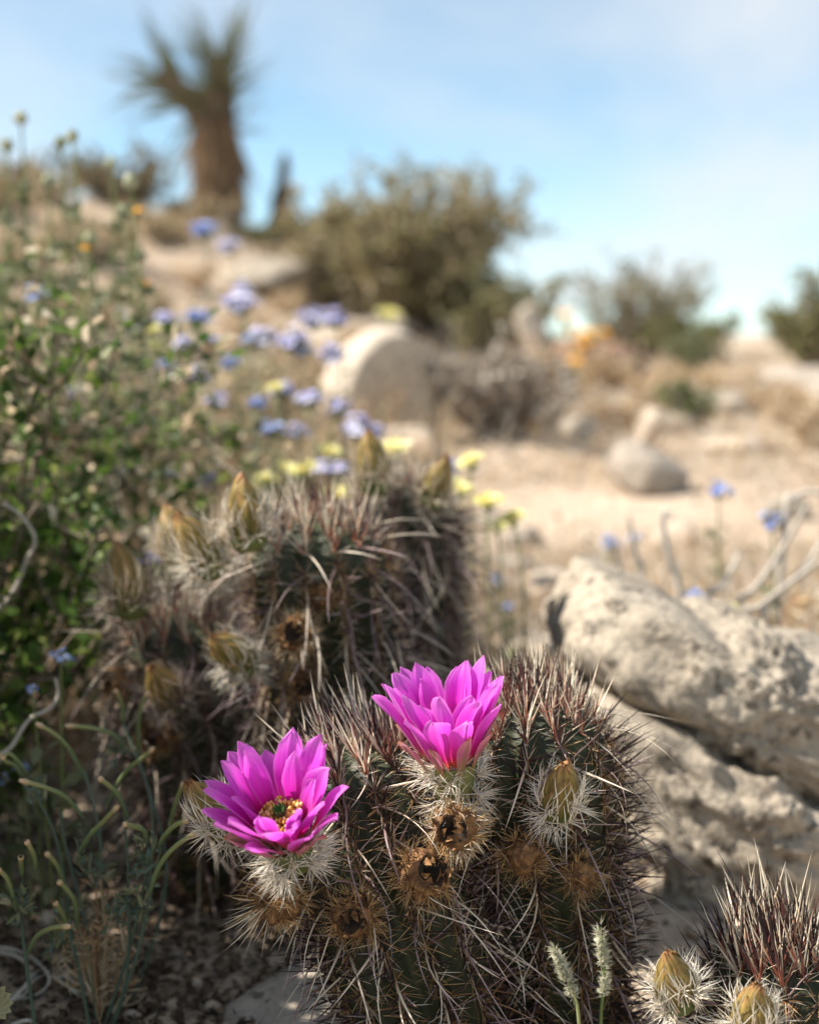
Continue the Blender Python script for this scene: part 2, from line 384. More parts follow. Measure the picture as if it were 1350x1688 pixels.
def ico(sub):
    import bmesh
    bm = bmesh.new(); bmesh.ops.create_icosphere(bm, subdivisions=sub, radius=1)
    v = np.array([x.co[:] for x in bm.verts]); f = np.array([[q.index for q in p.verts] for p in bm.faces]); bm.free(); return v, f
ICO = {s: ico(s) for s in (1, 2, 3, 4, 5, 6)}
def rotm(rx, ry, rz):
    return np.array((Matrix.Rotation(rz, 3, 'Z') @ Matrix.Rotation(ry, 3, 'Y') @ Matrix.Rotation(rx, 3, 'X')))
def rock_verts(sub, radii, seed, rough=.18, cuts=7, box=2.6, fine=.02):
    v, f = ICO[sub]; rg = np.random.default_rng(seed)
    p = v / (np.abs(v) ** box).sum(1, keepdims=True) ** (1 / box)
    for _ in range(cuts):
        n = nrm(rg.normal(size=3)); d = rg.uniform(.62, .92); e = p @ n - d
        p = p - np.clip(e, 0, None)[:, None] * n * .85
    p = p * (1 + rough * fbm(v * 1.6 + seed * 3.1, 4)[:, None]) + fine * np.stack([fbm(v * 9 + seed + 50 * q, 4) for q in range(3)], -1)
    return p * np.asarray(radii), f
def rock(name, c, radii, seed, mat, label, cat='stone', rot=(0, 0, 0), sub=4, group=None, parent=None, face=None, **kw):
    v, f = rock_verts(sub, radii, seed, **kw); v = v @ rotm(*rot).T
    if face is not None:
        n = nrm(A(*face[:3])); e = v @ n - face[3]; v = v - (np.maximum(e, 0) * .93)[:, None] * n
    v = v + np.asarray(c)
    mb = MB(); mb.add(v, f); o = mb.build(name, mat, parent, origin=c)
    if parent is None: tag(o, label, cat, group)
    return o

# gravel and litter: stuff nobody could count
mb = MB(); v1, f1 = ICO[1]; n = 5200
yy = .45 + 4.5 * RNG.random(n) ** 1.7; xx = (RNG.random(n) - .5) * (yy * .75 + .25)
zz = H(xx, yy); sz = (.0012 + .0052 * RNG.random(n) ** 5) * (1 + yy * .35)
for a, b in ((0, n),):
    ang = RNG.random((n, 3)) * 6; sc = sz[:, None] * RNG.uniform(.6, 1.2, (n, 3))
    jit = 1 + .3 * (RNG.random((n, len(v1))) - .5)
    vv = v1[None] * jit[..., None] * sc[:, None]
    vv = vv + np.stack([xx, yy, zz + sz * .3], -1)[:, None]
    ff = f1[None] + (np.arange(n) * len(v1))[:, None, None]
    t = np.zeros((n, len(v1), 3)); t[..., 2] = RNG.random(n)[:, None]
    mb.add(vv, ff.reshape(-1, 3), 0, t)
tag(mb.build('gravel', M['pebble']), 'loose tan gravel and grit scattered over sandy ground', 'gravel', kind='stuff')

def scatter_straw(name, label, n, region, hmin, hmax, lean, mats, seed, wmul=1.0):
    rg = np.random.default_rng(seed); mb = MB(); xx, yy = region(rg, n); zz = H(xx, yy); n = len(xx)
    d = nrm(np.stack([rg.normal(size=n) * lean, rg.normal(size=n) * lean, np.abs(rg.normal(size=n)) * .6 + .25], -1))
    L = rg.uniform(hmin, hmax, n) * (rg.random(n) ** .7)
    b = rg.normal(size=(n, 3)) * .28; b[:, 2] -= .18
    mb.spines(np.stack([xx, yy, zz - .004], -1), d, L, rg.uniform(.0005, .0013, n) * wmul * (1 + yy * .25), b, rg.integers(0, len(mats), n), 3, 3)
    return tag(mb.build(name, mats), label, 'dry grass', kind='stuff')
scatter_straw('dry_grass', 'sparse straw-coloured dry grass and twigs over the slope', 15000,
    lambda g, n: (lambda y: ((g.random(n) - .5) * (y * .8), y))(2.6 + 6.5 * g.random(n) ** 1.2), .03, .22, .8, [M['straw'], M['straw'], M['greybark']], 5, 1.2)
def reg_left(g, n):
    y = g.uniform(1.15, 3.0, n); return (g.uniform(-.34, .03, n) * y + .0), y
scatter_straw('dry_grass', 'tangled tan dry stems among the blue wildflowers', 9000, reg_left, .05, .26, .55, [M['straw'], M['straw'], M['leaf_dry']], 6)
def reg_right(g, n):
    y = g.uniform(1.12, 2.0, n); x = g.uniform(.03, .38, n) * y; return x, y
scatter_straw('dry_grass', 'short bleached dry grass behind the large granite boulder', 4600, reg_right, .03, .14, .8, [M['straw'], M['leaf_dry'], M['greybark']], 8)

rg_ = np.random.default_rng(12); n = 15000; yy = rg_.uniform(.45, 1.15, n); xx = rg_.normal(-.17, .17, n); mb = MB()  # dark litter strewn to deepen the shade on the near ground
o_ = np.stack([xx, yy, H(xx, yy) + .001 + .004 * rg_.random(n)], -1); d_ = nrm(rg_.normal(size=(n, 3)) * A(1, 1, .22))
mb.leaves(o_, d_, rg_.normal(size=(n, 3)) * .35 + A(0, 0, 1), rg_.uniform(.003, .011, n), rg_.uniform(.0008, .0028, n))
tag(mb.build('shade_litter', m_rand('shade_litter', [(0, (.03, .02, .012)), (.6, (.085, .055, .034)), (.9, (.16, .11, .07)), (1, (.30, .22, .15))], .9)), 'dark brown leaf litter added to deepen the shade under the shrubs and poppy plant', 'leaf litter', kind='stuff')
# ------------------------------------------------------------------ rocks
# large two-slab granite boulder on the right
bo = empty('granite_boulder', (0.25, 1.0, Hp(.25, 1.0)))
tag(bo, 'large tan granite boulder split by a diagonal crack, right of the flowering cactus', 'boulder')
def slab(name, pts_px, Yf, depth, seed, sub=6, mat='granite', bulge=.5, rough=.05):
    """closed block: outline in the picture plane at Yf swept back by depth, rounded, displaced"""
    v, f = ICO[sub]
    P = np.array([at(px, py, Yf) for px, py in pts_px]); c = P.mean(0); Q = P - c
    ang = np.arctan2(Q[:, 2], Q[:, 0]); rad = np.hypot(Q[:, 0], Q[:, 2]); o = np.argsort(ang)
    ang, rad = ang[o], rad[o]; ang = np.concatenate([ang - 2 * math.pi, ang, ang + 2 * math.pi]); rad = np.tile(rad, 3)
    g_ = np.linspace(-math.pi, math.pi, 720, endpoint=False); rg_ = np.interp(g_, ang, rad); ke = np.exp(-(np.arange(-18, 19) / 8.0) ** 2); ke /= ke.sum()
    rg_ = sum(np.roll(rg_, k_) * w_ for k_, w_ in zip(range(-18, 19), ke)); ang = np.concatenate([g_ - 2 * math.pi, g_, g_ + 2 * math.pi]); rad = np.tile(rg_, 3)
    va = np.arctan2(v[:, 2], v[:, 0]); r = np.interp(va, ang, rad)
    h = np.hypot(v[:, 0], v[:, 2]); yv = v[:, 1]
    k = (np.abs(h) ** 3.2 + np.abs(yv) ** 3.2) ** (-1 / 3.2)
    p = np.stack([np.cos(va) * h * k * r, yv * k * depth, np.sin(va) * h * k * r], -1) + c + A(0, depth * .75, 0)
    n = nrm(v * A(1, 1, 1))
    q = (p @ rotm(0, R(-25), 0).T) * A(4, 8, 13) + seed
    d = rough * .30 * fbm(q, 5, .5) - rough * .22 * np.abs(fbm(q * 2.1 + 7, 4, .55))
    d2 = .0034 * fbm(p * 110 + seed, 4, .75)
    p = p + n * (d + d2)[:, None]
    mb = MB(); mb.add(p, f); return mb.build(name, M[mat], bo)
slab('upper_slab', [(935, 990), (975, 948), (1060, 975), (1180, 1045), (1350, 1108), (1560, 1190), (1720, 1330), (1640, 1470), (1480, 1412), (1350, 1340), (1200, 1262), (1080, 1195), (965, 1140), (915, 1080)], .95, .13, 3, rough=.026)
slab('lower_slab', [(965, 1135), (1080, 1178), (1200, 1245), (1350, 1322), (1480, 1392), (1640, 1500), (1640, 1640), (1350, 1640), (1180, 1640), (1090, 1620), (1060, 1450), (1020, 1330), (960, 1250)], .93, .12, 11, rough=.045)

def base_at(px, Y, dz=0): 
    x = at(px, 800, Y)[0]; return A(x, Y, Hp(x, Y) + dz)
# round pale boulder in the middle distance
b = base_at(628, 3.0)
rock('round_boulder', b + A(0, 0, .075), (.138, .12, .168), 21, M['granite_pale'], 'smooth rounded pale boulder with a brown stain, beside grey dead bush', 'boulder', (0, R(8), R(-20)), 5, rough=.035, cuts=2, box=2.05, fine=.003, face=(.55, -.83, -.12, .045))
b = base_at(690, 2.75)
rock('stone', b + A(-.02, 0, .03), (.06, .07, .045), 22, M['granite_pale'], 'low pale stone at the foot of the round boulder', 'stone', (0, 0, .4), 4, rough=.08, cuts=4)
b = base_at(590, 2.45)
rock('stone', b + A(0, 0, .02), (.09, .06, .05), 23, M['rock_rust'], 'rust brown stone in front of the round boulder', 'stone', (0, 0, .7), 4, rough=.1)
b = base_at(1065, 2.5)
rock('stone', b + A(0, 0, .03), (.075, .07, .065), 24, M['granite_grey'], 'rounded grey stone half buried in the shaded sand', 'stone', (0, .2, .3), 4, rough=.08, box=2.2)
b = base_at(1080, 3.1)
rock('stone', b + A(-.01, 0, .05), (.032, .03, .05), 25, M['granite_pale'], 'small upright pale stone behind the rounded grey stone', 'stone', (.1, .2, .2), 4)
b = base_at(955, 3.2)
rock('stone', b + A(0, 0, .02), (.05, .04, .04), 26, M['granite_grey'], 'small dark stone at the edge of the shaded sand', 'stone', (0, 0, 1.2), 3)
b = base_at(945, 5.2)
rock('rusty_rock', b + A(.06, 0, .03), (.22, .16, .15), 27, M['rock_rust'], 'reddish brown rock behind the orange flowers', 'boulder', (0, R(22), R(10)), 5, rough=.12)
b = base_at(880, 4.9)
rock('pale_rock', b + A(-.01, 0, .13), (.05, .05, .17), 28, M['granite_pale'], 'narrow sunlit white rock leaning on the reddish rock', 'stone', (0, R(-14), 0), 4, rough=.12)
for i, (px, Y, rx, rz) in enumerate([(1230, 3.3, .10, .03), (1180, 4.2, .14, .05), (1320, 5.0, .3, .08), (1010, 4.0, .07, .04), (800, 2.2, .035, .02), (860, 2.05, .03, .02),
        (905, 1.75, .05, .025), (870, 1.5, .035, .02), (820, 1.62, .03, .018), (935, 1.45, .04, .025), (990, 1.95, .03, .018), (790, 1.33, .025, .018), (1120, 2.05, .04, .022),
        (1290, 2.2, .05, .03), (840, 1.9, .03, .016), (560, 5.0, .22, .09), (440, 6.5, .3, .1), (620, 6.2, .2, .06), (880, 3.6, .08, .03), (1100, 3.7, .1, .035)]):
    b = base_at(px, Y)
    rock('stone', b + A(0, 0, rz * .25), (rx, rx * .8, rz), 40 + i, M[('granite_pale', 'granite', 'granite_grey')[i % 3]],
         ('low flat stone on the tan slope behind the rounded grey stone' if i < 4 else 'broad flat rock on the hillside below the yucca' if 15 <= i <= 17 else 'low stone at the edge of the dead bush shadow' if i > 17 else 'small loose stone on the bright sand behind the cacti'),
         'stone', (0, 0, i * 1.3), 3, group=('stones on the right slope' if i < 4 else 'rocks on the hillside' if 15 <= i <= 17 else 'stones by the dead bush' if i > 17 else 'stones on the bright sand'))
b = A(-.035, .80, Hp(-.03, .78))
rock('flat_rock', b + A(0.02, 0, -.005), (.10, .075, .035), 71, M['granite_grey'], 'flat grey granite rock under the flowering cactus', 'stone', (0, 0, .3), 5, rough=.05, fine=.012)

# ------------------------------------------------------------------ cactus
SPINE_MESH = {}
def spine_mesh(mat, bendq):
    if (mat, bendq) not in SPINE_MESH:
        mb = MB(); mb.spines([[0, 0, 0]], [[0, 0, 1]], 1.0, .014, [[bendq, 0, -abs(bendq) * .3]], 0, 4, 6, r=.2 + .6 * random.random())
        ob = mb.build('spine', SP[mat], None, origin=(0, 0, 0)); me = ob.data; bpy.data.objects.remove(ob); SPINE_MESH[(mat, bendq)] = me
    return SPINE_MESH[(mat, bendq)]
def add_spine(parent, o, d, L, rad, bend, mat):
    d = nrm(d); bp = bend - d * (bend @ d); m = np.linalg.norm(bp); bq = min((0, .15, .3, .45, .6), key=lambda q: abs(q - m))
    x = nrm(bp) if m > 1e-4 else nrm(np.cross(d, A(.3, .5, .8))); y = np.cross(d, x)
    ob = link(bpy.data.objects.new('spine', spine_mesh(mat, bq))); ob.parent = parent
    s = rad / .014; loc = o - WO[parent.name]
    ob.matrix_local = Matrix(((x[0] * L, y[0] * s, d[0] * L, loc[0]), (x[1] * L, y[1] * s, d[1] * L, loc[1]), (x[2] * L, y[2] * s, d[2] * L, loc[2]), (0, 0, 0, 1)))
    return ob

def stem(cactus, p0, p1, p2, rad, seed, picks, ribs=13, spacing=.0066, shade=0.0, long=1.0, dens=1.0, thick=1.15, apex=1.0):
    """ribbed stem along a bent axis p0-p1-p2 with areoles and spines; picks = how many big spines are objects of their own"""
    rg = np.random.default_rng(seed); p0, p1, p2 = (np.asarray(q, dtype=float) for q in (p0, p1, p2))
    ax0 = nrm(p2 - p0); e1 = nrm(np.cross(ax0, A(0, 1, .01))); e2 = np.cross(e1, ax0); Ltot = np.linalg.norm(p2 - p0)
    def surf(u, ph, out=0.0):
        u = np.asarray(u, dtype=float); ph = np.asarray(ph, dtype=float)
        dome = rad * .95 / Ltot; q = np.clip((u - (1 - dome)) / dome, 0, 1)
        r = rad * (1 - .22 * (1 - np.clip(u * 2.2, 0, 1)) ** 2) * np.sqrt(np.maximum(1 - q ** 2.3, 0)) * (1 + .03 * np.sin(u * 9 + seed))
        rb = 1 + .085 * np.cos(ribs * ph) * (1 - .5 * q); c = ((1 - u) ** 2)[..., None] * p0 + (2 * u * (1 - u))[..., None] * p1 + (u * u)[..., None] * p2
        return c + (r * rb + out)[..., None] * (np.cos(ph)[..., None] * e1 + np.sin(ph)[..., None] * e2)
    nu, nv = 56, ribs * 8
    us = np.concatenate([np.linspace(0, .8, 34), np.linspace(.8, 1, 23)[1:]]); nu = len(us)
    U, Vv = np.meshgrid(us, np.linspace(0, 2 * math.pi, nv, endpoint=False), indexing='ij')
    P = surf(U, Vv); i = np.arange(nu - 1)[:, None] * nv; j = np.arange(nv)[None]; kx = (j + 1) % nv
    mb = MB(); mb.add(P, np.stack([i + j, i + kx, i + nv + kx, i + nv + j], -1).reshape(-1, 4))
    st = mb.build('stem', M['skin'], cactus, origin=p0)
    W = MB(); G = MB(); cand = []
    for kx in range(ribs):
        ph = 2 * math.pi * kx / ribs
        us_ = list(np.arange(.02 + .5 * (kx % 2) * spacing / Ltot, .93, spacing / Ltot)) + list(np.linspace(.945, .995, 5))
        for u in us_:
            u = min(.996, u + rg.normal() * .0008); p = surf(u, ph); du = surf(min(u + .01, .999), ph) - surf(u - .01, ph); dp = surf(u, ph + .05) - surf(u, ph - .05)
            axp = ((1 - u) ** 2) * p0 + 2 * u * (1 - u) * p1 + u * u * p2
            n = nrm(np.cross(dp, du)); n = n if n @ (p - axp) + n @ ax0 * .01 > 0 else -n; a = nrm(du); b_ = np.cross(n, a); ap = sst((u - .90) / .085)
            W.leaves(np.repeat(p[None], 3, 0), nrm(a[None] * .3 + n[None] * .4 + rg.normal(size=(3, 3)) * .5), n + rg.normal(size=(3, 3)) * .3, .0022, .0012)
            nr = int((19 if .72 < u and ap < .5 else 15 if ap < .5 else 6) * dens); th = np.arange(nr) * 2 * math.pi / nr + rg.random() * 6
            d = nrm(np.cos(th)[:, None] * a + np.sin(th)[:, None] * b_ + n * (.45 + .5 * ap) + rg.normal(size=(nr, 3)) * .25 + ax0 * ap * .8)
            rm = rg.choice([PALE, OCHRE, BROWN, BROWN, DARK] if shade < .5 else [PALE, MAUVE, MAUVE, BROWN], nr)  # shaded stems get mauve spines, shade tint put into the colour
            if u < .4: rm = rg.choice([BROWN, BROWN, OCHRE, DARK, DARK], nr)  # low spines darker: old ones, plus base shade put into the colour
            if ap > .5: rm = np.where(rg.random(nr) < .5, CREAM, RED)
            G.spines(np.repeat((p + n * .0006)[None], nr, 0), d, rg.uniform(.009, .0175, nr), rg.uniform(.00026, .0004, nr), d * 0 + rg.normal(size=(nr, 3)) * .08, rm, 3, 2)
            # centrals
            nc = 3 + int(rg.random() < .7) + (1 if ap > .5 else 0)
            for q in range(nc):
                an = rg.uniform(-1, 1); dd = nrm(n * rg.uniform(.6, 1) + a * rg.uniform(-.1, .75) + b_ * an * .8 + ax0 * ap * 1.1)
                if ap > .45:
                    mt = rg.choice([RED, REDDARK, REDDARK, CREAM, DARK, DARK]); L = rg.uniform(.013, .032); be = rg.normal(size=3) * .05; rr = rg.uniform(.0005, .00075)
                else:
                    mt = rg.choice([DARK, DARK, DARK, MAUVE, BROWN if u < .5 else DARK]); L = rg.uniform(.014, .032); be = rg.normal(size=3) * .08 - A(0, 0, .04); rr = rg.uniform(.00042, .00066)
                cand.append((p, dd, L * (apex if ap > .3 else 1), rr * thick, be, mt, n, u))
            if rg.random() < .62 and ap < .6:      # the long flexuous lower central
                dd = nrm(n * rg.uniform(.5, 1.0) - a * rg.uniform(.1, .9) + b_ * rg.normal() * .45)
                mt = rg.choice([PALE, PALE, MAUVE] if u > .4 else [PALE, MAUVE, BROWN, BROWN, DARK]);  # long spines too: darker mix low down deepens the base shade
                cand.append((p, dd, rg.uniform(.028, .056) * long, rg.uniform(.0006, .00095), b_ * rg.normal() * .35 - A(0, 0, 1) * rg.uniform(.1, .6), mt, n, u))
            elif ap >= .6 and rg.random() < .6:
                dd = nrm(n * .5 + ax0 * rg.uniform(.6, 1.2) + rg.normal(size=3) * .25)
                cand.append((p, dd, rg.uniform(.022, .040) * apex, rg.uniform(.0006, .00095) * thick, rg.normal(size=3) * .05, CREAM if rg.random() < .7 else DARK, n, u))
    view = nrm(A(0, 0, CAMZ) - p2)
    sc = np.array([L * rr * 1e6 * (1 if (n @ view) > -.15 else .1) * (.5 + u) for (p, dd, L, rr, be, mt, n, u) in cand]); o = np.argsort(-sc)
    for q in o[:picks]: p, dd, L, rr, be, mt, n, u = cand[q]; add_spine(st, p, dd, L, rr, be, int(mt))
    rest = [cand[q] for q in o[picks:]]
    G.spines([r[0] for r in rest], [r[1] for r in rest], np.array([r[2] for r in rest]), np.array([r[3] for r in rest]), [r[4] for r in rest], np.array([r[5] for r in rest]), 3, 4)
    tag(G.build('spine_cover', SP, st), kind='stuff'); tag(W.build('areole_wool', M['wool'], st), kind='stuff')
    return st, surf

def frame(a):
    a = nrm(a); e = nrm(np.cross(a, A(.15, 1, .2))); return a, e, np.cross(a, e)
def radial_cover(mb, c, axis, radii, n, L, mats, seed, lift=.7, rad=.00028, lo=-1.0, hi=.6, bend=.1, tufts=0):
    """spines standing all over an ovoid"""
    rg = np.random.default_rng(seed); a, e1, e2 = frame(axis)
    if tufts:
        zt = rg.uniform(lo, hi, tufts); pt = np.arange(tufts) * 2.39996; ix = rg.integers(0, tufts, n); z = zt[ix]; ph = pt[ix]
    else: z = rg.uniform(lo, hi, n); ph = rg.random(n) * 2 * math.pi
    q = np.sqrt(np.maximum(1 - z * z, .02)); loc = np.stack([q * np.cos(ph), q * np.sin(ph), z], -1)
    bs = np.stack([e1, e2, a]); p = c + (loc * A(radii[0], radii[0], radii[1])) @ bs
    nn = nrm(loc / A(radii[0], radii[0], radii[1])) @ bs
    d = nrm(nn * lift + rg.normal(size=(n, 3)) * .5 + a * .15)
    mb.spines(p, d, rg.uniform(L * .6, L * 1.15, n), rad, rg.normal(size=(n, 3)) * bend, rg.choice(mats, n), 3, 2)

def petal_mesh(mb, B, fr, ph, L, Wd, th0, th1, cup, rho0, h0, seed, pw=1.0, roll=0.0, tip=1.0):
    rg = np.random.default_rng(seed); a, e1, e2 = fr; nt, ns = 17, 9
    t = np.linspace(0, 1, nt); s = np.linspace(-1, 1, ns)
    th = th0 + (th1 - th0) * t ** pw; dt = 1 / (nt - 1)
    rho = rho0 + np.concatenate([[0], np.cumsum(np.sin(th[:-1]) * dt)]) * L; h = h0 + np.concatenate([[0], np.cumsum(np.cos(th[:-1]) * dt)]) * L
    w = Wd * (.34 + .66 * sst(t / .62)) * np.where(t > .6, np.maximum(1 - (np.maximum(t - .6, 0) / .4) ** (2.3 * tip), 0) ** .75, 1); w[-1] = Wd * .03
    er = math.cos(ph) * e1 + math.sin(ph) * e2; et = -math.sin(ph) * e1 + math.cos(ph) * e2
    nin = -np.cos(th)[:, None] * er + np.sin(th)[:, None] * a           # towards the throat
    Tt, Ss = np.meshgrid(t, s, indexing='ij')
    off = cup * Ss ** 2 * w[:, None] * 1.0 + .0005 * np.sin(Ss * 7 + rg.random() * 6) * Tt + .0007 * np.sin(Tt * 9 + rg.random() * 6 + Ss * 2) * Tt - .10 * w[:, None] * np.exp(-(Ss * 5) ** 2)
    wl_ = w[:, None] * Ss * (1 + .05 * rg.normal(size=(nt, ns)) * (Tt > .72) * (np.abs(Ss) > .9))
    lat = wl_ * math.cos(roll); off = off + wl_ * math.sin(roll)
    p = B + rho[:, None, None] * er + h[:, None, None] * a + lat[..., None] * et + off[..., None] * nin[:, None] + (rg.normal() * .0016 * Tt ** 2)[..., None] * et
    i = np.arange(nt - 1)[:, None] * ns; j = np.arange(ns - 1)[None]
    f = np.stack([i + j, i + j + 1, i + ns + j + 1, i + ns + j], -1).reshape(-1, 4)
    tt = np.stack([Tt, Ss, np.full_like(Tt, rg.random())], -1); mb.add(p, f, 0, tt)

def flower(cactus, B, axis, scale, seed, open_, label=None):
    """funnel flower: three whorls of petals, stamens, stigma and a spiny tube"""
    rg = np.random.default_rng(seed); fr = frame(axis); a, e1, e2 = fr
    fl = empty('flower', B); fl.parent = cactus; fl.location = tuple(np.asarray(B) - WO[cactus.name])
    # tube
    L = .024 * scale; mb = MB()
    q = np.linspace(0, 1, 9); mb.tube(B[None] + a[None] * ((q - 1) * L)[:, None], (.0065 + .0065 * q ** .8) * scale, 14); mb.build('flower_tube', M['tube'], fl)
    mb = MB(); c = B - a * L * .55
    radial_cover(mb, c, a, (.0125 * scale, .016 * scale), 900, .0135 * scale, [WHITE, WHITE, CREAM], seed, .75, .00032, -.95, .8, .15, tufts=46)
    tag(mb.build('tube_spines', SP, fl), kind='stuff')
    for w, (n, L, Wd, th0, th1, cup, rho, h0, mat, nm) in enumerate([
            (9, .030, .0036, R(30), R(40) * open_, .30, .0105, -.007, 'tepal', 'outer_tepal'),
            (11, .044, .0063, R(30), R(40) * open_, .34, .0095, -.003, 'petal', 'petal'),
            (10, .046, .0066, R(24), R(33) * open_, .34, .0085, .000, 'petal', 'petal'),
            (6, .041, .0055, R(18), R(26) * open_, .36, .0078, .001, 'petal', 'petal')]):
        for kx in range(n):
            ph = 2 * math.pi * (kx + .5 * (w % 2) + .22 * w) / n + rg.normal() * .09; mb = MB()
            petal_mesh(mb, B, fr, ph, L * scale * rg.uniform(.84, 1.08), Wd * scale * rg.uniform(.85, 1.12), th0 * (.4 + .6 * open_), th1 + rg.normal() * .11, cup * rg.uniform(.5, 1.5), rho * scale, h0 * scale, seed * 100 + w * 20 + kx, rg.uniform(.8, 1.6), rg.normal() * .22, rg.uniform(.85, 1.1))
            mb.build(nm, M[mat], fl)
    mb = MB(); n = 190; ph = rg.random(n) * 2 * math.pi; rr = .0095 * scale * np.sqrt(rg.random(n)); er = np.cos(ph)[:, None] * e1 + np.sin(ph)[:, None] * e2
    o = B + er * rr[:, None] * .6 + a * .001; tip = B + er * rr[:, None] * 1.12 + a * (.0125 + .004 * rg.random(n))[:, None] * scale
    mb.spines(o, nrm(tip - o), np.linalg.norm(tip - o, axis=1), .0003, rg.normal(size=(n, 3)) * .04, 0, 3, 2)
    v1, f1 = ICO[1]; vv = v1[None] * A(.0008, .0008, .0011) * rg.uniform(.8, 1.3, (n, 1, 1)) + tip[:, None]
    t = np.zeros((n, len(v1), 3)); t[..., 2] = rg.random(n)[:, None]; mb.add(vv, (f1[None] + (np.arange(n) * len(v1))[:, None, None]).reshape(-1, 3), 0, t)
    tag(mb.build('stamens', M['stamen'], fl), kind='stuff')
    mb = MB(); mb.tube(np.array([B, B + a * .014 * scale]), .0009, 8)
    for kx in range(9):
        ph = kx * .698; er = math.cos(ph) * e1 + math.sin(ph) * e2
        mb.tube(bez(B + a * .0145 * scale + er * .0006, B + a * .017 * scale + er * .0026, B + a * .0205 * scale + er * .0027, 6), np.array([.0009, .0011, .0011, .001, .0008, .0003]), 6)
    mb.build('stigma', M['stigma'], fl)
    if label: fl['label'] = label
    return fl

def bud(cactus, B, axis, scale, seed, closed=1.0, cover=1.0, label=None, wm=(WHITE, WHITE, CREAM)):
    rg = np.random.default_rng(seed); fr = frame(axis); a, e1, e2 = fr
    bd = empty('bud', B); bd.parent = cactus; bd.location = tuple(np.asarray(B) - WO[cactus.name])
    mb = MB(); q = np.linspace(0, 1, 9); mb.tube(B[None] + a[None] * (q * .021 * scale)[:, None], np.array([.006, .0083, .009, .0092, .0092, .0085, .0072, .0055, .003]) * scale, 12); mb.build('bud_base', M['tube'], bd)
    for w, (n, L, Wd, h0, rho) in enumerate([(8, .017, .0036, .006, .0098), (8, .022, .0036, .0095, .0092), (7, .026, .0034, .0125, .0076)]):
        for kx in range(n):
            ph = 2 * math.pi * (kx + .5 * (w % 2)) / n + rg.normal() * .08; mb = MB()
            petal_mesh(mb, B, fr, ph, L * scale * rg.uniform(.95, 1.05), Wd * scale, R(10), R((-33, -42, -50)[w]) * closed, .55, rho * scale, h0 * scale, seed * 77 + w * 9 + kx, 1.0, 0, .7)
            mb.build('bud_scale', M['bud'], bd)
    mb = MB(); radial_cover(mb, B + a * .008 * scale, a, (.0105 * scale, .0125 * scale), int(260 * cover), .013 * scale, wm, seed, .8, .0003, -.95, .75, .15, tufts=26)
    # spines wrapped upwards over the scales
    n = int(100 * cover); ph = rg.random(n) * 6.283; er = np.cos(ph)[:, None] * e1 + np.sin(ph)[:, None] * e2; hh = rg.uniform(.004, .022, n)[:, None] * scale
    mb.spines(B + er * .0104 * scale + a * hh, nrm(er * .26 + a + rg.normal(size=(n, 3)) * .28), rg.uniform(.010, .018, n) * scale, .00036, -er * .35, rg.choice(wm, n), 3, 3)
    tag(mb.build('bud_spines', SP, bd), kind='stuff')
    if label: bd['label'] = label
    return bd

def fruit(cactus, B, axis, scale, seed, mats=(OCHRE, OCHRE, BROWN), hole=True, long=0):
    rg = np.random.default_rng(seed); a, e1, e2 = frame(axis)
    fo = empty('dried_fruit', B); fo.parent = cactus; fo.location = tuple(np.asarray(B) - WO[cactus.name])
    v, f = ICO[4]; vv = v * (1 + .22 * fbm(v * 2.2 + seed, 4)[:, None])
    if hole: vv[:, 2] = np.minimum(vv[:, 2], .62 + .12 * vnoise(v * 5 + seed)); q = np.hypot(vv[:, 0], vv[:, 1]); vv[:, 2] = np.where((v[:, 2] > .6) & (q < .55), vv[:, 2] - .6 * (1 - q / .55), vv[:, 2])
    p = B + (vv * A(.0095, .0095, .011) * scale) @ np.stack([e1, e2, a]); mb = MB(); dk = (v[f].mean(1)[:, 2] > .72) & hole
    mb.add(p, f, dk.astype(int)); mb.build('fruit_husk', [M['fruit'], M['hollow']], fo)
    if hole:                                   # torn papery remains round the opening
        mb = MB(); n = 16; ph = rg.random(n) * 6.28; er = np.cos(ph)[:, None] * e1 + np.sin(ph)[:, None] * e2
        mb.leaves(B + er * .0058 * scale + a * .0062 * scale, nrm(a * .7 + er * rg.normal(size=(n, 1)) * .6 + rg.normal(size=(n, 3)) * .4), er + rg.normal(size=(n, 3)) * .4, rg.uniform(.003, .0075, n) * scale, .0016 * scale, 0, .5)
        mb.build('dry_remains', M['fruit'], fo)
    mb = MB(); radial_cover(mb, B, a, (.0095 * scale, .0105 * scale), 420, .0105 * scale, mats, seed + 5, .8, .00026, -1, .62, .14, tufts=44)
    if long:
        n = long; d = nrm(rg.normal(size=(n, 3)) * .7 + a + A(-.3, -.3, -.2)); mb.spines(B + d * .006, d, rg.uniform(.014, .027, n), .00035, rg.normal(size=(n, 3)) * .12, rg.choice([CREAM, OCHRE], n), 3, 3)
    tag(mb.build('fruit_spines', SP, fo), kind='stuff')
    return fo

# front clump with the two open flowers
ca = empty('hedgehog_cactus', A(.04, .70, Hp(.04, .70)))
tag(ca, 'flowering hedgehog cactus clump with two open magenta flowers', 'cactus')
g = lambda x, y: Hp(x, y) - .012
tip = at(868, 1150, .70); stem(ca, A(.075, .715, g(.075, .715)), A(.072, .712, .09), tip, .038, 1, 130)
tip = at(566, 1226, .685); stem(ca, A(.035, .675, g(.03, .675)), A(-.002, .664, .085), tip, .035, 2, 130)
tip = at(715, 1365, .70); stem(ca, A(.03, .70, g(.03, .70)), A(.02, .70, .05), tip, .028, 3, 20)
fa = nrm(A(-.14, -.55, .82)); fc = at(474, 1376, .612)
flower(ca, fc, fa, .95, 4, .98)
fa2 = nrm(A(-.10, -.20, .97)); fc2 = at(742, 1250, .65)
flower(ca, fc2, fa2, 1.02, 9, .84)
bud(ca, at(918, 1345, .652), nrm(A(.05, -.45, .85)), .95, 5)
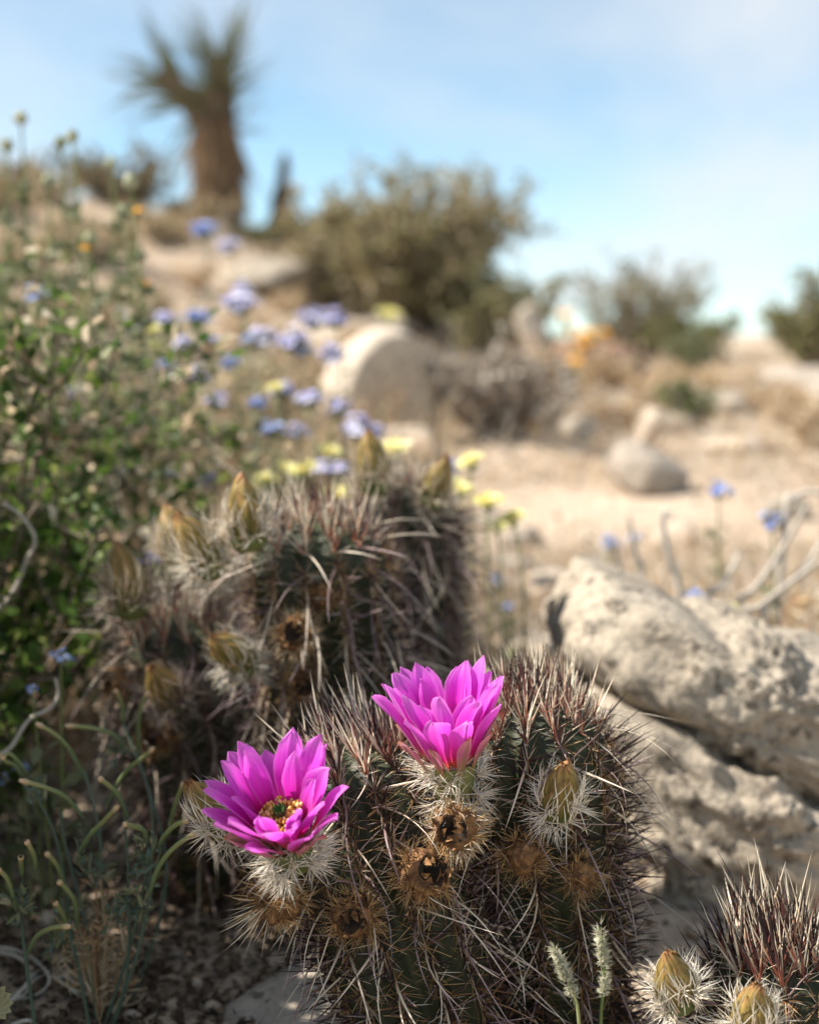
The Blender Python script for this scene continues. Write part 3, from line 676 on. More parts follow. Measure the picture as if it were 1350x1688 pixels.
bud(ca, at(392, 1375, .655), nrm(A(-.62, -.15, .72)), 1.0, 6, cover=1.1)
fruit(ca, at(752, 1365, .637), nrm(A(-.25, -.85, .2)), 1.0, 31, (OCHRE, CREAM, OCHRE))
fruit(ca, at(700, 1440, .632), nrm(A(.5, -.75, .5)), 1.12, 32)
fruit(ca, at(452, 1482, .632), nrm(A(-.85, -.45, -.2)), 1.1, 33, long=40)
fruit(ca, at(585, 1512, .628), nrm(A(-.1, -.95, .05)), .95, 34, (OCHRE, BROWN, OCHRE))
fruit(ca, at(862, 1410, .655), nrm(A(0, -.9, .3)), .85, 35, (OCHRE, BROWN), hole=False)
fruit(ca, at(955, 1440, .660), nrm(A(.4, -.8, .3)), .8, 36, (BROWN, OCHRE), hole=False)

# rear clump
cb_ = empty('hedgehog_cactus', A(-.06, .92, Hp(-.06, .92)))
tag(cb_, 'taller hedgehog cactus clump with closed buds, behind the flowering one', 'cactus')
tip = at(515, 850, .87); stem(cb_, A(-.045, .90, g(-.045, .90)), A(-.042, .89, .14), tip, .041, 11, 150, long=1.1)
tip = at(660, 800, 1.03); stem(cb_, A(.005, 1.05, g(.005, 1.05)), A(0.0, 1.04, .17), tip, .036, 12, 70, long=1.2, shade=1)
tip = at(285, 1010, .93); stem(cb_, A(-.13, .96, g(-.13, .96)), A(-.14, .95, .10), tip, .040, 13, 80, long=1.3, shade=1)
bud(cb_, at(413, 905, .835), nrm(A(-.08, -.2, .97)), 1.28, 41, wm=(CREAM, WHITE, PALE))
bud(cb_, at(362, 945, .84), nrm(A(-.5, -.3, .8)), 1.28, 42, cover=1.2, wm=(WHITE, CREAM))
bud(cb_, at(412, 1105, .835), nrm(A(-.45, -.6, .62)), 1.16, 43, wm=(CREAM, WHITE))
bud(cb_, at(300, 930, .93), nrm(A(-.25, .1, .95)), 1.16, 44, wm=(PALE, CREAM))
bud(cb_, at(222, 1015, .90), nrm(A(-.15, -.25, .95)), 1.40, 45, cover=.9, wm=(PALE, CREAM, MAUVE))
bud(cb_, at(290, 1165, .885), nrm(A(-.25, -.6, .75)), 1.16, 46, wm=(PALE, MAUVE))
bud(cb_, at(622, 815, 1.0), nrm(A(-.15, -.1, .97)), 1.28, 47, cover=.8, wm=(PALE, CREAM))
bud(cb_, at(705, 835, 1.0), nrm(A(.35, -.2, .9)), 1.10, 48, cover=.8, wm=(PALE, CREAM))
bud(cb_, at(650, 955, .995), nrm(A(-.2, -.7, .6)), 0.98, 49, cover=.8, wm=(PALE, MAUVE))
fruit(cb_, at(487, 1045, .826), nrm(A(0, -.95, .2)), 1.05, 51, (OCHRE, CREAM, OCHRE))
fruit(cb_, at(500, 1130, .838), nrm(A(.1, -.95, .1)), .9, 52, (OCHRE, BROWN))
fruit(cb_, at(530, 980, .835), nrm(A(.2, -.9, .3)), .8, 53, (OCHRE, BROWN), hole=False)
fruit(cb_, at(195, 1125, .90), nrm(A(-.8, -.5, .1)), 1.0, 54, (OCHRE, PALE))
fruit(cb_, at(260, 1215, .89), nrm(A(-.3, -.9, .1)), 1.0, 55, (OCHRE, BROWN))

# corner cactus
cc = empty('hedgehog_cactus', A(.185, .66, Hp(.185, .66)))
tag(cc, 'small hedgehog cactus with two green-gold buds beside the granite boulder', 'cactus')
tip = at(1275, 1560, .65); stem(cc, A(.19, .67, g(.19, .67)), A(.186, .665, .04), tip, .036, 15, 90, long=.9, thick=1.35, apex=1.35)
bud(cc, at(1122, 1660, .615), nrm(A(-.25, -.35, .9)), .95, 61)
bud(cc, at(1238, 1715, .60), nrm(A(-.05, -.35, .93)), .95, 62)

# ------------------------------------------------------------------ plants
def shrub(name, base, h, w, nst, seed, mats, leafL, leafW, nleaf, label, cat='shrub', droop=.0, bark='bark', twig=.0016, group=None, fol='foliage', lean=(0, 0), lo=.25):
    rg = np.random.default_rng(seed); base = np.asarray(base, dtype=float); root = empty(name, base); tag(root, label, cat, group); B = MB(); tips = []
    for kx in range(nst):
        ph = rg.random() * 6.283; sp = w * math.sqrt(rg.random()); top = base + A(math.cos(ph) * sp + lean[0], math.sin(ph) * sp + lean[1], h * rg.uniform(.6, 1.05) * (1 - .25 * (sp / w) ** 2))
        mid = base * .45 + top * .55 + rg.normal(size=3) * h * .09; mid[2] -= h * .06; pa = bez(base + A(math.cos(ph), math.sin(ph), 0) * w * .08, mid, top, 9)
        B.tube(pa, np.linspace(twig * 2.2, twig * .5, 9), 5, 0); tips.append(pa[3:])
        for q in range(5):
            s0 = pa[rg.integers(2, 8)]; e = s0 + nrm(rg.normal(size=3) * A(1, 1, .6) + A(0, 0, .55)) * h * rg.uniform(.14, .34); e[2] -= droop * h
            pb = bez(s0, (s0 + e) / 2 + rg.normal(size=3) * h * .04, e, 6); B.tube(pb, np.linspace(twig, twig * .35, 6), 4, 0); tips.append(pb)
            for z in range(2):
                s1 = pb[rg.integers(2, 6)]; e1_ = s1 + nrm(rg.normal(size=3) + A(0, 0, .3)) * h * rg.uniform(.05, .14); pc = bez(s1, (s1 + e1_) / 2, e1_, 4); B.tube(pc, np.linspace(twig * .6, twig * .25, 4), 3, 0); tips.append(pc)
    B.build('branches', [M[bark]], root)
    if nleaf:
        P = np.concatenate(tips); P = P[P[:, 2] > base[2] + h * lo * rg.random(len(P))]; ix = rg.integers(0, len(P), nleaf); o = P[ix] + rg.normal(size=(nleaf, 3)) * h * .018
        d = nrm(rg.normal(size=(nleaf, 3)) + A(0, 0, .4)); nn = nrm(rg.normal(size=(nleaf, 3)) + A(0, 0, 1))
        L = MB(); L.leaves(o, d, nn, leafL * rg.uniform(.6, 1.2, nleaf), leafW * rg.uniform(.6, 1.2, nleaf), rg.integers(0, len(mats), nleaf)); tag(L.build(fol, [M[x] for x in mats], root), kind='stuff')
    return root
# left-hand shrubs
shrub('green_shrub', A(-.38, 1.16, Hp(-.38, 1.16)), .43, .27, 34, 101, ['leaf', 'leaf', 'leaf_grey', 'leaf_dry'], .016, .0048, 5600, 'dense green leafy shrub rising left of the cacti')
shrub('green_shrub', A(-.36, 1.0, Hp(-.36, 1.0)), .30, .18, 30, 102, ['leaf', 'leaf'], .015, .005, 3600, 'low dark green shrub in shade behind the blue flower')
shrub('green_shrub', A(-.55, .62, Hp(-.55, .62)), .58, .26, 80, 111, ['leaf', 'leaf'], .024, .009, 17000, 'tall out-of-view green shrub added to shade the sand left of the poppy plant')  # unseen shrub, added outside the frame to cast the foreground shade
shrub('green_shrub', A(-.50, 1.75, Hp(-.50, 1.75)), .42, .26, 30, 103, ['leaf', 'leaf_grey', 'leaf_dry'],   .019, .0055, 6000, 'looser pale green shrub mixed with dry stems behind the leafy one')
shrub('dry_bush', A(-.26, 1.42, Hp(-.26, 1.42)), .21, .22, 22, 104, ['leaf_dry', 'leaf_dry', 'straw'], .012, .0045, 2300, 'dry tan twiggy bush behind the taller cactus clump', bark='greybark')
shrub('dry_bush', A(-.10, 1.55, Hp(-.10, 1.55)), .17, .18, 18, 105, ['leaf_dry', 'straw', 'leaf_grey'], .011, .004, 1500, 'low dry bush with grey-green leaves under the lavender flowers', bark='greybark')
shrub('dry_bush', base_at(1240, 1.38), .10, .13, 26, 106, ['leaf_dry', 'straw', 'straw'], .011, .003, 1100, 'low bleached dry bush behind the granite boulder', bark='straw', twig=.0012)
shrub('dry_bush', base_at(1080, 1.5), .08, .10, 18, 107, ['leaf_dry', 'straw'], .010, .003, 600, 'small dry bush beside the blue wildflower pair', bark='straw', twig=.0012)
shrub('dry_bush', base_at(400, 2.3), .26, .26, 30, 108, ['leaf_dry', 'straw', 'leaf_grey'], .017, .005, 2200, 'wide dry bush on the slope left of the round boulder', bark='straw', twig=.002)
shrub('dry_bush', base_at(240, 2.6), .34, .32, 30, 109, ['leaf_dry', 'leaf_grey', 'leaf_olive'], .02, .006, 2400, 'grey-green half dry bush on the slope behind the leafy shrubs', bark='greybark', twig=.002)
shrub('dry_bush', base_at(500, 3.2), .22, .24, 26, 110, ['straw', 'leaf_dry'], .02, .005, 1500, 'brown dry bush just behind the round boulder', bark='bark', twig=.0024)
# tall flower stalks of the left shrub
for i, (px, py, Y, bx) in enumerate([(120, 225, 1.45, -.34), (80, 300, 1.4, -.38), (35, 195, 1.5, -.42), (12, 240, 1.5, -.46), (185, 270, 1.6, -.34), (215, 300, 1.35, -.25), (205, 350, 1.3, -.26), (150, 395, 1.35, -.3), (100, 235, 1.5, -.36)]):
    tp = at(px, py, Y); b0 = A(bx, Y - .02, Hp(bx, Y)); sk = empty('seed_stalk', b0)
    tag(sk, 'tall thin stalk with small round seed heads above the green shrub', 'stalk', 'seed stalks above the green shrub')
    pa = bez(b0, b0 * .4 + tp * .6 + A(.015, 0, -.02), tp, 14); mb = MB(); mb.tube(pa, np.linspace(.0028, .0012, 14), 5)
    for q in range(5): e = pa[6 + q] + nrm(RNG.normal(size=3) + A(0, 0, 1)) * .03; mb.tube(np.array([pa[6 + q], e]), .0008, 4)
    mb.build('stem', M['green_stem'], sk)
    for q in range(4):
        mb = MB(); c0 = pa[[-1, -3, -5, -7][q]] + RNG.normal(size=3) * .004 * (q > 0); v, f = ICO[2]; mb.add(v * (.0062 if q == 0 else .0045) * (1 + .2 * vnoise(v * 3 + q))[:, None] * A(1, 1, 1.3) + c0, f)
        n = 9; dd = nrm(RNG.normal(size=(n, 3)) + A(0, 0, .4)); mb.leaves(np.repeat(c0[None], n, 0), dd, RNG.normal(size=(n, 3)), .010, .0022)
        mb.build('seed_head', M['calyx'], sk)
    mb = MB(); n = 60; ix = RNG.integers(1, 12, n)
    mb.leaves(pa[ix], nrm(RNG.normal(size=(n, 3)) + A(0, 0, .3)), RNG.normal(size=(n, 3)) + A(0, 0, 1), .017, .004); tag(mb.build('leaves', M['leaf_grey'], sk), kind='stuff')

def wildflower(name, top, base, mats, seed, label, group, nfl=12, size=.02, stemr=.0011, stem_m='green_stem', pet='lavender', bend=.02, cal=True):
    rg = np.random.default_rng(seed); root = empty(name, base); tag(root, label, 'wildflower', group)
    mid = base * .45 + top * .55 + A(rg.normal() * bend, rg.normal() * bend, 0); pa = bez(base, mid, top, 14); mb = MB(); mb.tube(pa, np.linspace(stemr * 1.4, stemr * .8, 14), 6)
    n = 10; ix = rg.integers(2, 11, n); mb.build('stem', M[stem_m], root); mb = MB(); mb.leaves(pa[ix], nrm(rg.normal(size=(n, 3)) + A(0, 0, .3)), rg.normal(size=(n, 3)) + A(0, 0, 1), .018, .004); mb.build('leaves', M['leaf_grey'], root)
    hd = empty('flower_head', top); hd.parent = root; hd.location = tuple(top - base); mb = MB(); cm = MB()
    for q in range(nfl):
        ph = q * 2.4; rr = size * math.sqrt((q + .5) / nfl); c0 = top + A(math.cos(ph) * rr * .8, math.sin(ph) * rr * .7, rg.normal() * size * .18 - rr * rr / size * .5); up = nrm(c0 - top + A(0, 0, size * 1.3) + rg.normal(size=3) * .004)
        a, e1, e2 = frame(up); fs = size * .27 * rg.uniform(.8, 1.2); th = np.arange(5) * 1.2566 + rg.random() * 6; er = np.cos(th)[:, None] * e1 + np.sin(th)[:, None] * e2
        mb.leaves(np.repeat(c0[None], 5, 0) + er * fs * .1, nrm(er + a * .45), np.repeat(a[None], 5, 0), fs * 1.25, fs * .55, 0, .2, r=np.clip(rg.random() + rg.normal(size=5) * .08, 0, 1))
        if cal: cm.tube(bez(top - A(0, 0, size * .9), (top + c0) / 2 - A(0, 0, size * .7), c0, 5), np.array([.0006, .0007, .001, .0016, .0012]) * size / .02, 5)
    mb.build('petals', M[pet], hd)
    if cal: cm.build('calyx', M['calyx'], hd)
    return root
ph_px = [(337, 372, 1.9, 1), (378, 398, 1.95, .8), (395, 490, 1.7, 1.25), (400, 470, 1.75, .8), (325, 515, 1.75, 1), (272, 520, 1.8, .9), (345, 555, 1.7, .8), (305, 560, 1.7, .8), (275, 600, 1.6, .9), (322, 612, 1.5, 1),
         (438, 545, 1.65, .95), (483, 552, 1.6, 1.15), (415, 552, 1.75, .8), (515, 517, 1.75, 1.1), (552, 517, 1.75, 1), (548, 575, 1.7, 1), (500, 570, 1.6, .7), (465, 635, 1.55, .95), (510, 650, 1.5, 1.0), (357, 655, 1.45, .9),
         (425, 660, 1.5, .7), (560, 665, 1.5, .9), (592, 695, 1.42, 1.25), (620, 705, 1.45, .8), (450, 700, 1.45, .9), (492, 705, 1.42, .8), (560, 770, 1.35, .9), (535, 765, 1.4, .8), (272, 775, 1.35, .7), (345, 785, 1.35, .7), (255, 855, 1.25, .7),
         (240, 915, 1.15, .9), (380, 590, 1.6, .7), (230, 540, 1.8, .8), (125, 640, 1.4, .8), (700, 778, 1.3, .7), (738, 768, 1.35, .8)]
def lav_label(px, py):
    if py < 420: return 'lavender wildflower standing tall against the bare hillside below the yucca', 'lavender wildflowers below the yucca'
    if px < 300: return 'lavender wildflower mixed into the edge of the green shrub', 'lavender wildflowers at the shrub edge'
    if px >= 690: return 'small lavender flower right of the back cactus stem', 'lavender wildflowers right of the back stem'
    if px >= 495 and py < 600: return 'lavender wildflower cluster as high as the round boulder top, left of it', 'lavender wildflowers beside the boulder top'
    if px >= 495: return 'lavender wildflower cluster low in front of the round boulder', 'lavender wildflowers in front of the round boulder'
    if py < 600: return 'lavender wildflower cluster rising from the wide dry bush', 'lavender wildflowers over the dry bush'
    return 'low lavender wildflower in dry stems behind the taller cactus clump', 'low lavender wildflowers behind the cacti'
for i, (px, py, Y, s) in enumerate(ph_px):
    tp = at(px, py, Y); x = tp[0] + RNG.normal() * .02; y = Y + RNG.normal() * .02
    wildflower('lavender_wildflower', tp, A(x, y, Hp(x, y)), None, 200 + i, *lav_label(px, py), 16, .0195 * s * Y / 1.65, pet='lavender' if i % 4 else 'blue', stem_m='calyx')
wildflower('blue_wildflower', at(65, 478, 1.35), A(-.40, 1.36, Hp(-.40, 1.36)), None, 260, 'blue wildflower poking out of the dense green shrub', None, 10, .016, pet='blue')
for i, (px, py, Y, s, lab) in enumerate([(1185, 800, 1.45, 1, 'blue wildflower on a pale stem, tallest behind the granite boulder'), (1272, 850, 1.35, 1.05, 'dark blue drooping wildflower among curved dead stems'),
        (1005, 890, 1.45, .8, 'blue wildflower pair left of the curved dead stems'), (1045, 883, 1.5, .6, 'small single blue flower beside the blue wildflower pair'), (1142, 975, 1.2, .6, 'small deep blue flower just above the boulder top'),
        (820, 950, 1.5, .6, 'tiny blue flower on the bright sand behind the cacti'), (838, 998, 1.4, .5, 'tiny violet flower low on the bright sand near the boulder')]):
    tp = at(px, py, Y); wildflower('blue_wildflower', tp, A(tp[0] + .01, Y + .01, Hp(tp[0], Y)), None, 270 + i, lab, None, 9, .0165 * s, pet='blue', bend=.01)

def daisy(top, base, size, seed, label, group, pet='yellow', tilt=None, nray=16, stem_m='green_stem', name='yellow_flower'):
    rg = np.random.default_rng(seed); root = empty(name, base); tag(root, label, 'flower', group)
    mid = base * .4 + top * .6 + A(rg.normal() * .012, 0, 0); mb = MB(); mb.tube(bez(base, mid, top, 12), .0011, 6); mb.build('stem', M[stem_m], root)
    a, e1, e2 = frame(tilt if tilt is not None else A(rg.normal() * .3, -.35, 1)); hd = empty('flower_head', top); hd.parent = root; hd.location = tuple(top - base)
    for w in range(2):
        for kx in range(nray):
            ph = 6.283 * (kx + .5 * w) / nray + rg.normal() * .06; er = math.cos(ph) * e1 + math.sin(ph) * e2; L = size * (1 - .28 * w) * rg.uniform(.85, 1.1); mb = MB()
            mb.leaves([top + er * size * .1], [nrm(er + a * (.25 + .5 * w))], [a], L, size * .16, 0, .2, r=rg.random()); mb.build('petal', M[pet], hd)
    v, f = ICO[2]; mb = MB(); mb.add(v * A(1, 1, .7) * size * .24 * (1 + .2 * vnoise(v * 4))[:, None] + top + a * size * .05, f); mb.build('disc', M['disc'], hd)
    mb = MB(); mb.tube(np.array([top - a * size * .5, top - a * size * .25, top]), np.array([.25, .34, .26]) * size, 8); mb.build('calyx', M['green_stem'], hd); return root
def yel_label(px, py):
    if py < 530 and px > 600: return 'pale yellow flower at the foot of the large olive bush', None
    if px == 645: return 'largest pale yellow flower, right above the back cactus stem', None
    if px == 775: return 'pale yellow flower raised on its stem over the shaded sand', None
    if px > 700 and py > 890: return 'faint pale yellow flower low against the back cactus stem', 'yellow flowers low by the back stem'
    if px > 700: return 'pale yellow flower in the row right of the back cactus stem', 'yellow flowers right of the back stem'
    if px < 300: return 'pale yellow flower beside the green shrub', 'yellow flowers beside the shrub'
    return 'pale yellow flower between the two taller cactus stems and the dry bush', 'yellow flowers between the cactus stems'
for i, (px, py, Y, s) in enumerate([(645, 745, 1.3, 1.7), (775, 762, 1.25, 1.15), (745, 800, 1.25, 1), (762, 808, 1.22, .9), (805, 828, 1.2, 1.2), (845, 855, 1.2, 1.05), (500, 775, 1.3, 1.3), (470, 770, 1.35, .9), (560, 820, 1.2, 1.4), (545, 745, 1.4, 1.1),
                                      (440, 790, 1.25, 1), (425, 800, 1.3, .8), (250, 545, 1.55, 1.1), (255, 570, 1.5, 1.0), (455, 640, 1.5, 1.0), (820, 870, 1.25, .9), (640, 520, 3.4, 1.4), (745, 935, 1.15, .8), (720, 905, 1.15, .8)]):
    tp = at(px, py, Y); x = tp[0] + RNG.normal() * .01; y = Y + .02
    daisy(tp, A(x, y, Hp(x, y)), .0125 * s * (1 if Y < 2 else 2), 300 + i, *yel_label(px, py))
daisy(at(1198, 1005, 1.2), A(.275, 1.22, Hp(.275, 1.22)), .013, 330, 'pale yellow flower among dead stems above the boulder', None)
for i, (px, py, Y) in enumerate([(940, 545, 4.3), (965, 552, 4.3), (992, 550, 4.35), (955, 570, 4.25), (945, 597, 4.2), (930, 520, 4.4), (975, 565, 4.3)]):
    tp = at(px, py, Y); daisy(tp, A(tp[0], Y + .03, Hp(tp[0], Y)), .036, 340 + i, 'bright orange poppy in front of the reddish rock', 'orange poppies by the reddish rock', 'orange', nray=6, name='orange_poppy')
for i, (px, py, Y) in enumerate([(237, 468, 1.4), (145, 410, 1.35), (225, 350, 1.4)]):
    tp = at(px, py, Y); daisy(tp, A(tp[0] - .02, Y + .02, Hp(tp[0], Y)), .009, 350 + i, 'small orange-yellow flower on top of the green shrub', 'orange-yellow shrub flowers', 'orange', nray=8)

# background bushes
def bigbush(px, Y, h, w, seed, label, mats, nleaf=5200, nst=34, bark='bark', twig=.006, lL=.03, lW=.009, dz=0):
    return shrub('desert_bush', base_at(px, Y), h, w, nst, seed, mats, lL, lW, nleaf, label, 'bush', bark=bark, twig=twig, lo=.1)
bigbush(680, 6.4, .72, .56, 401, 'large rounded olive bush on the skyline right of the yucca', ['leaf_olive', 'leaf_olive', 'leaf_olive', 'leaf_dry'], 22000, 70)
bigbush(825, 6.0, .46, .34, 402, 'lower olive bush beside the large rounded bush', ['leaf_olive', 'leaf_olive', 'leaf_grey'], 7500, 36)
bigbush(545, 6.7, .48, .32, 403, 'small tan olive bush between the dead stump and the large bush', ['leaf_olive', 'leaf_olive', 'leaf_dry'], 6000, 30)
bigbush(1050, 8.0, .60, .48, 404, 'sparse grey twiggy bush on the right skyline', ['leaf_olive', 'leaf_grey'], 2600, 44, twig=.005)
bigbush(1140, 7.5, .28, .3, 405, 'low dark olive bush below the sparse grey bush', ['leaf_olive', 'leaf'], 3000, 22)
bigbush(1345, 6.5, .46, .28, 406, 'dark green bush at the right end of the crest', ['leaf_olive', 'leaf', 'leaf_olive'], 5200, 32)
bigbush(425, 8.6, .15, .22, 407, 'low yellow-green bush at the foot of the dead stump', ['leaf_grey', 'leaf_olive'], 2400, 20)
bigbush(215, 8.0, .36, .4, 408, 'dark low bush left of the yucca trunk', ['leaf_olive', 'bark'], 3200, 26)
bigbush(60, 8.0, .28, .5, 409, 'brown low bush on the crest behind the seed stalks', ['leaf_olive', 'leaf_dry'], 2600, 24)
shrub('dead_bush', base_at(815, 3.05), .22, .17, 70, 410, ['bark', 'greybark'], .024, .004, 2200, 'grey dead bush tangled beside the round boulder', 'bush', bark='bark', twig=.0024)
shrub('dead_bush', base_at(860, 3.4), .17, .24, 40, 411, ['bark', 'greybark'], .024, .004, 1200, 'low flattened dead bush added right of the grey dead bush to shade the sand', 'bush', bark='bark', twig=.0022)  # extra bush, added for its shadow across the mid-ground sand
for i, (px, Y, h, w) in enumerate([(30, 5.5, .2, .35), (150, 6.0, .22, .35), (280, 7.0, .2, .3), (90, 4.2, .22, .3), (330, 8.4, .16, .3), (20, 7.0, .3, .4), (200, 4.6, .16, .26)]):
    shrub('hill_bush', base_at(px, Y), h, w, 26, 430 + i, ['leaf_olive', 'straw', 'leaf_dry'], .03, .008, 1500, 'low brownish half-dry bush on the hillside left of the yucca', 'bush', bark='bark', twig=.003, group='brownish bushes on the left hillside')
shrub('green_plant', base_at(1135, 3.7), .13, .09, 14, 412, ['leaf', 'leaf_grey'], .028, .007, 420, 'small green plant on the tan slope', 'plant')
shrub('green_plant', base_at(1125, 6.0), .32, .08, 10, 413, ['leaf_grey'], .04, .006, 260, 'slender blue-green stems in front of the low dark bush', 'plant', bark='leaf_grey', twig=.006)
for i, (px, Y) in enumerate([(960, 4.4), (1010, 4.5), (1180, 4.6), (1020, 3.6), (900, 4.0), (1290, 3.9), (1240, 5.2), (520, 4.4), (430, 4.6), (600, 4.8), (350, 4.2), (1330, 3.3), (470, 6.0), (330, 6.0), (400, 5.2), (260, 5.0), (540, 5.6), (1100, 5.0), (880, 4.6), (1080, 4.2), (1230, 4.3)]):
    shrub('dry_tuft', base_at(px, Y), .12, .12, 16, 420 + i, ['straw', 'leaf_dry'], .03, .004, 260, ('low rusty tan tuft of dry growth on the slope right of the round boulder' if px > 620 else 'low tan tuft of dry growth on the hillside below the yucca'), 'tuft', bark='straw', twig=.0025, group='dry tufts right of the round boulder' if px > 620 else 'dry tufts below the yucca')

# yucca tree
yb = base_at(365, 10.0); yt = empty('yucca_tree', yb); tag(yt, 'shaggy yucca tree with two spiky heads on the skyline', 'tree')
mb = MB(); hx = A(-.02, 0, .75)
pa = bez(yb - A(0, 0, .1), yb + A(.02, 0, .4), yb + hx, 14); q = np.linspace(0, 1, 14); mb.tube(pa, .19 - .05 * sst(q * 2) - .02 * q, 18)
pl = bez(yb + A(-.03, 0, .66), yb + A(-.10, 0, .82), yb + A(-.40, -.02, 1.02), 8); mb.tube(pl, np.linspace(.14, .07, 8), 14)
pr = bez(yb + A(.0, 0, .66), yb + A(.03, 0, .9), yb + A(.03, 0, 1.16), 8); mb.tube(pr, np.linspace(.14, .07, 8), 14)
tr = mb.build('trunk', M['ytrunk'], yt)
ml = {}
for i in range(4):
    mb = MB(); mb.spines([[0, 0, 0]], [[0, 0, 1]], 1, .026, [[.06 * i, 0, 0]], 0, 4, 5, r=.2 * i + .2); ob = mb.build('leaf', M['yucca_leaf'], None, origin=(0, 0, 0)); ml[i] = ob.data; bpy.data.objects.remove(ob)
for (path, n, sp) in ((pl, 105, 1.0), (pr, 115, 1.0)):
    for i in range(n):
        t = RNG.random() ** .6; p = path[int(t * 7.99)]; axd = nrm(path[-1] - path[2]); ph = RNG.random() * 6.283; a, e1, e2 = frame(axd); er = math.cos(ph) * e1 + math.sin(ph) * e2
        d = nrm(axd * (RNG.uniform(.3, 2.4) if t > .6 else RNG.uniform(-.2, .9)) + er); L = RNG.uniform(.26, .54); x = nrm(np.cross(d, A(.2, .9, .3))); y = np.cross(d, x)
        ob = link(bpy.data.objects.new('leaf', ml[i % 4])); ob.parent = yt; loc = p + er * .06 - yb; s = L * RNG.uniform(.8, 1.2)
        ob.matrix_local = Matrix(((x[0] * s, y[0] * s * .4, d[0] * L, loc[0]), (x[1] * s, y[1] * s * .4, d[1] * L, loc[1]), (x[2] * s, y[2] * s * .4, d[2] * L, loc[2]), (0, 0, 0, 1)))
mb = MB(); n = 900; ph = RNG.random(n) * 6.283; hz = RNG.uniform(.05, .70, n); er = np.stack([np.cos(ph), np.sin(ph), 0 * ph], -1); o = yb + er * .13 + A(0, 0, 1) * hz[:, None]
mb.spines(o, nrm(er * (.02 + .5 * RNG.random((n, 1)) ** 4) - A(0, 0, 1) + RNG.normal(size=(n, 3)) * .12), RNG.uniform(.2, .42, n), .013, RNG.normal(size=(n, 3)) * .06, 0, 3, 3)
tag(mb.build('dead_leaf_skirt', M['yucca_dead'], yt), kind='stuff')
sb = base_at(468, 10.0); st_ = empty('dead_stump', sb); tag(st_, 'bare pointed dead yucca trunk standing beside the yucca tree', 'stump')
mb = MB(); q = np.linspace(0, 1, 16); pa = bez(sb - A(.02, 0, .1), sb + A(-.01, 0, .3), sb + A(.03, 0, .70), 16); rr = (.125 - .10 * q) * (1 + .12 * np.sin(q * 23)); rr[-1] = .012; mb.tube(pa, rr, 14); mb.build('trunk', M['ytrunk'], st_)
mb = MB(); n = 160; ph = RNG.random(n) * 6.283; hz = RNG.uniform(.02, .5, n); er = np.stack([np.cos(ph), np.sin(ph), 0 * ph], -1); o = sb + er * (.11 - .15 * hz)[:, None] + A(0, 0, 1) * hz[:, None]
mb.spines(o, nrm(er * .25 - A(0, 0, 1) + RNG.normal(size=(n, 3)) * .15), .14, .012, RNG.normal(size=(n, 3)) * .05, 0, 3, 2); tag(mb.build('dead_leaf_scales', M['ytrunk'], st_), kind='stuff')

# ------------------------------------------------------------------ near plants, lower left
def line_px(pts, Y0, Y1, n=22):
    ys_ = np.linspace(Y0, Y1, len(pts)); return spline([at(px, py, y) for (px, py), y in zip(pts, ys_)], n)
px0 = at(170, 1690, .76); pb_ = A(px0[0], .76, Hp(px0[0], .76)); pp = empty('poppy_plant', pb_)
tag(pp, 'slender poppy plant with curved green seed pods and tan tips on shaded sand', 'plant')
stems_px = [([(170, 1700), (215, 1560), (245, 1420), (245, 1400)], .76, .70), ([(180, 1700), (225, 1580), (258, 1430), (268, 1395)], .76, .68), ([(150, 1700), (120, 1540), (95, 1390), (60, 1310)], .76, .74), ([(160, 1690), (150, 1560), (110, 1400), (100, 1335)], .76, .76),
            ([(165, 1690), (170, 1560), (165, 1380), (140, 1270)], .77, .78), ([(190, 1690), (240, 1500), (250, 1330), (205, 1195)], .77, .80), ([(200, 1690), (262, 1520), (272, 1400), (232, 1260)], .78, .82), ([(150, 1700), (130, 1600), (120, 1560), (100, 1480)], .75, .72),
            ([(60, 1640), (38, 1540), (38, 1480), (37, 1450)], .72, .70), ([(185, 1700), (210, 1600), (212, 1450), (205, 1340)], .75, .72)]
for pts, a, b in stems_px:
    pts = [(x, y) if i else (x, 1700) for i, (x, y) in enumerate(pts)]
    pth = line_px(pts, a, b); pth[0][2] = min(pth[0][2], Hp(pth[0][0], pth[0][1])); mb = MB(); mb.tube(pth, np.linspace(.0011, .0007, len(pth)), 6); mb.build('stem', M['poppystem'], pp)
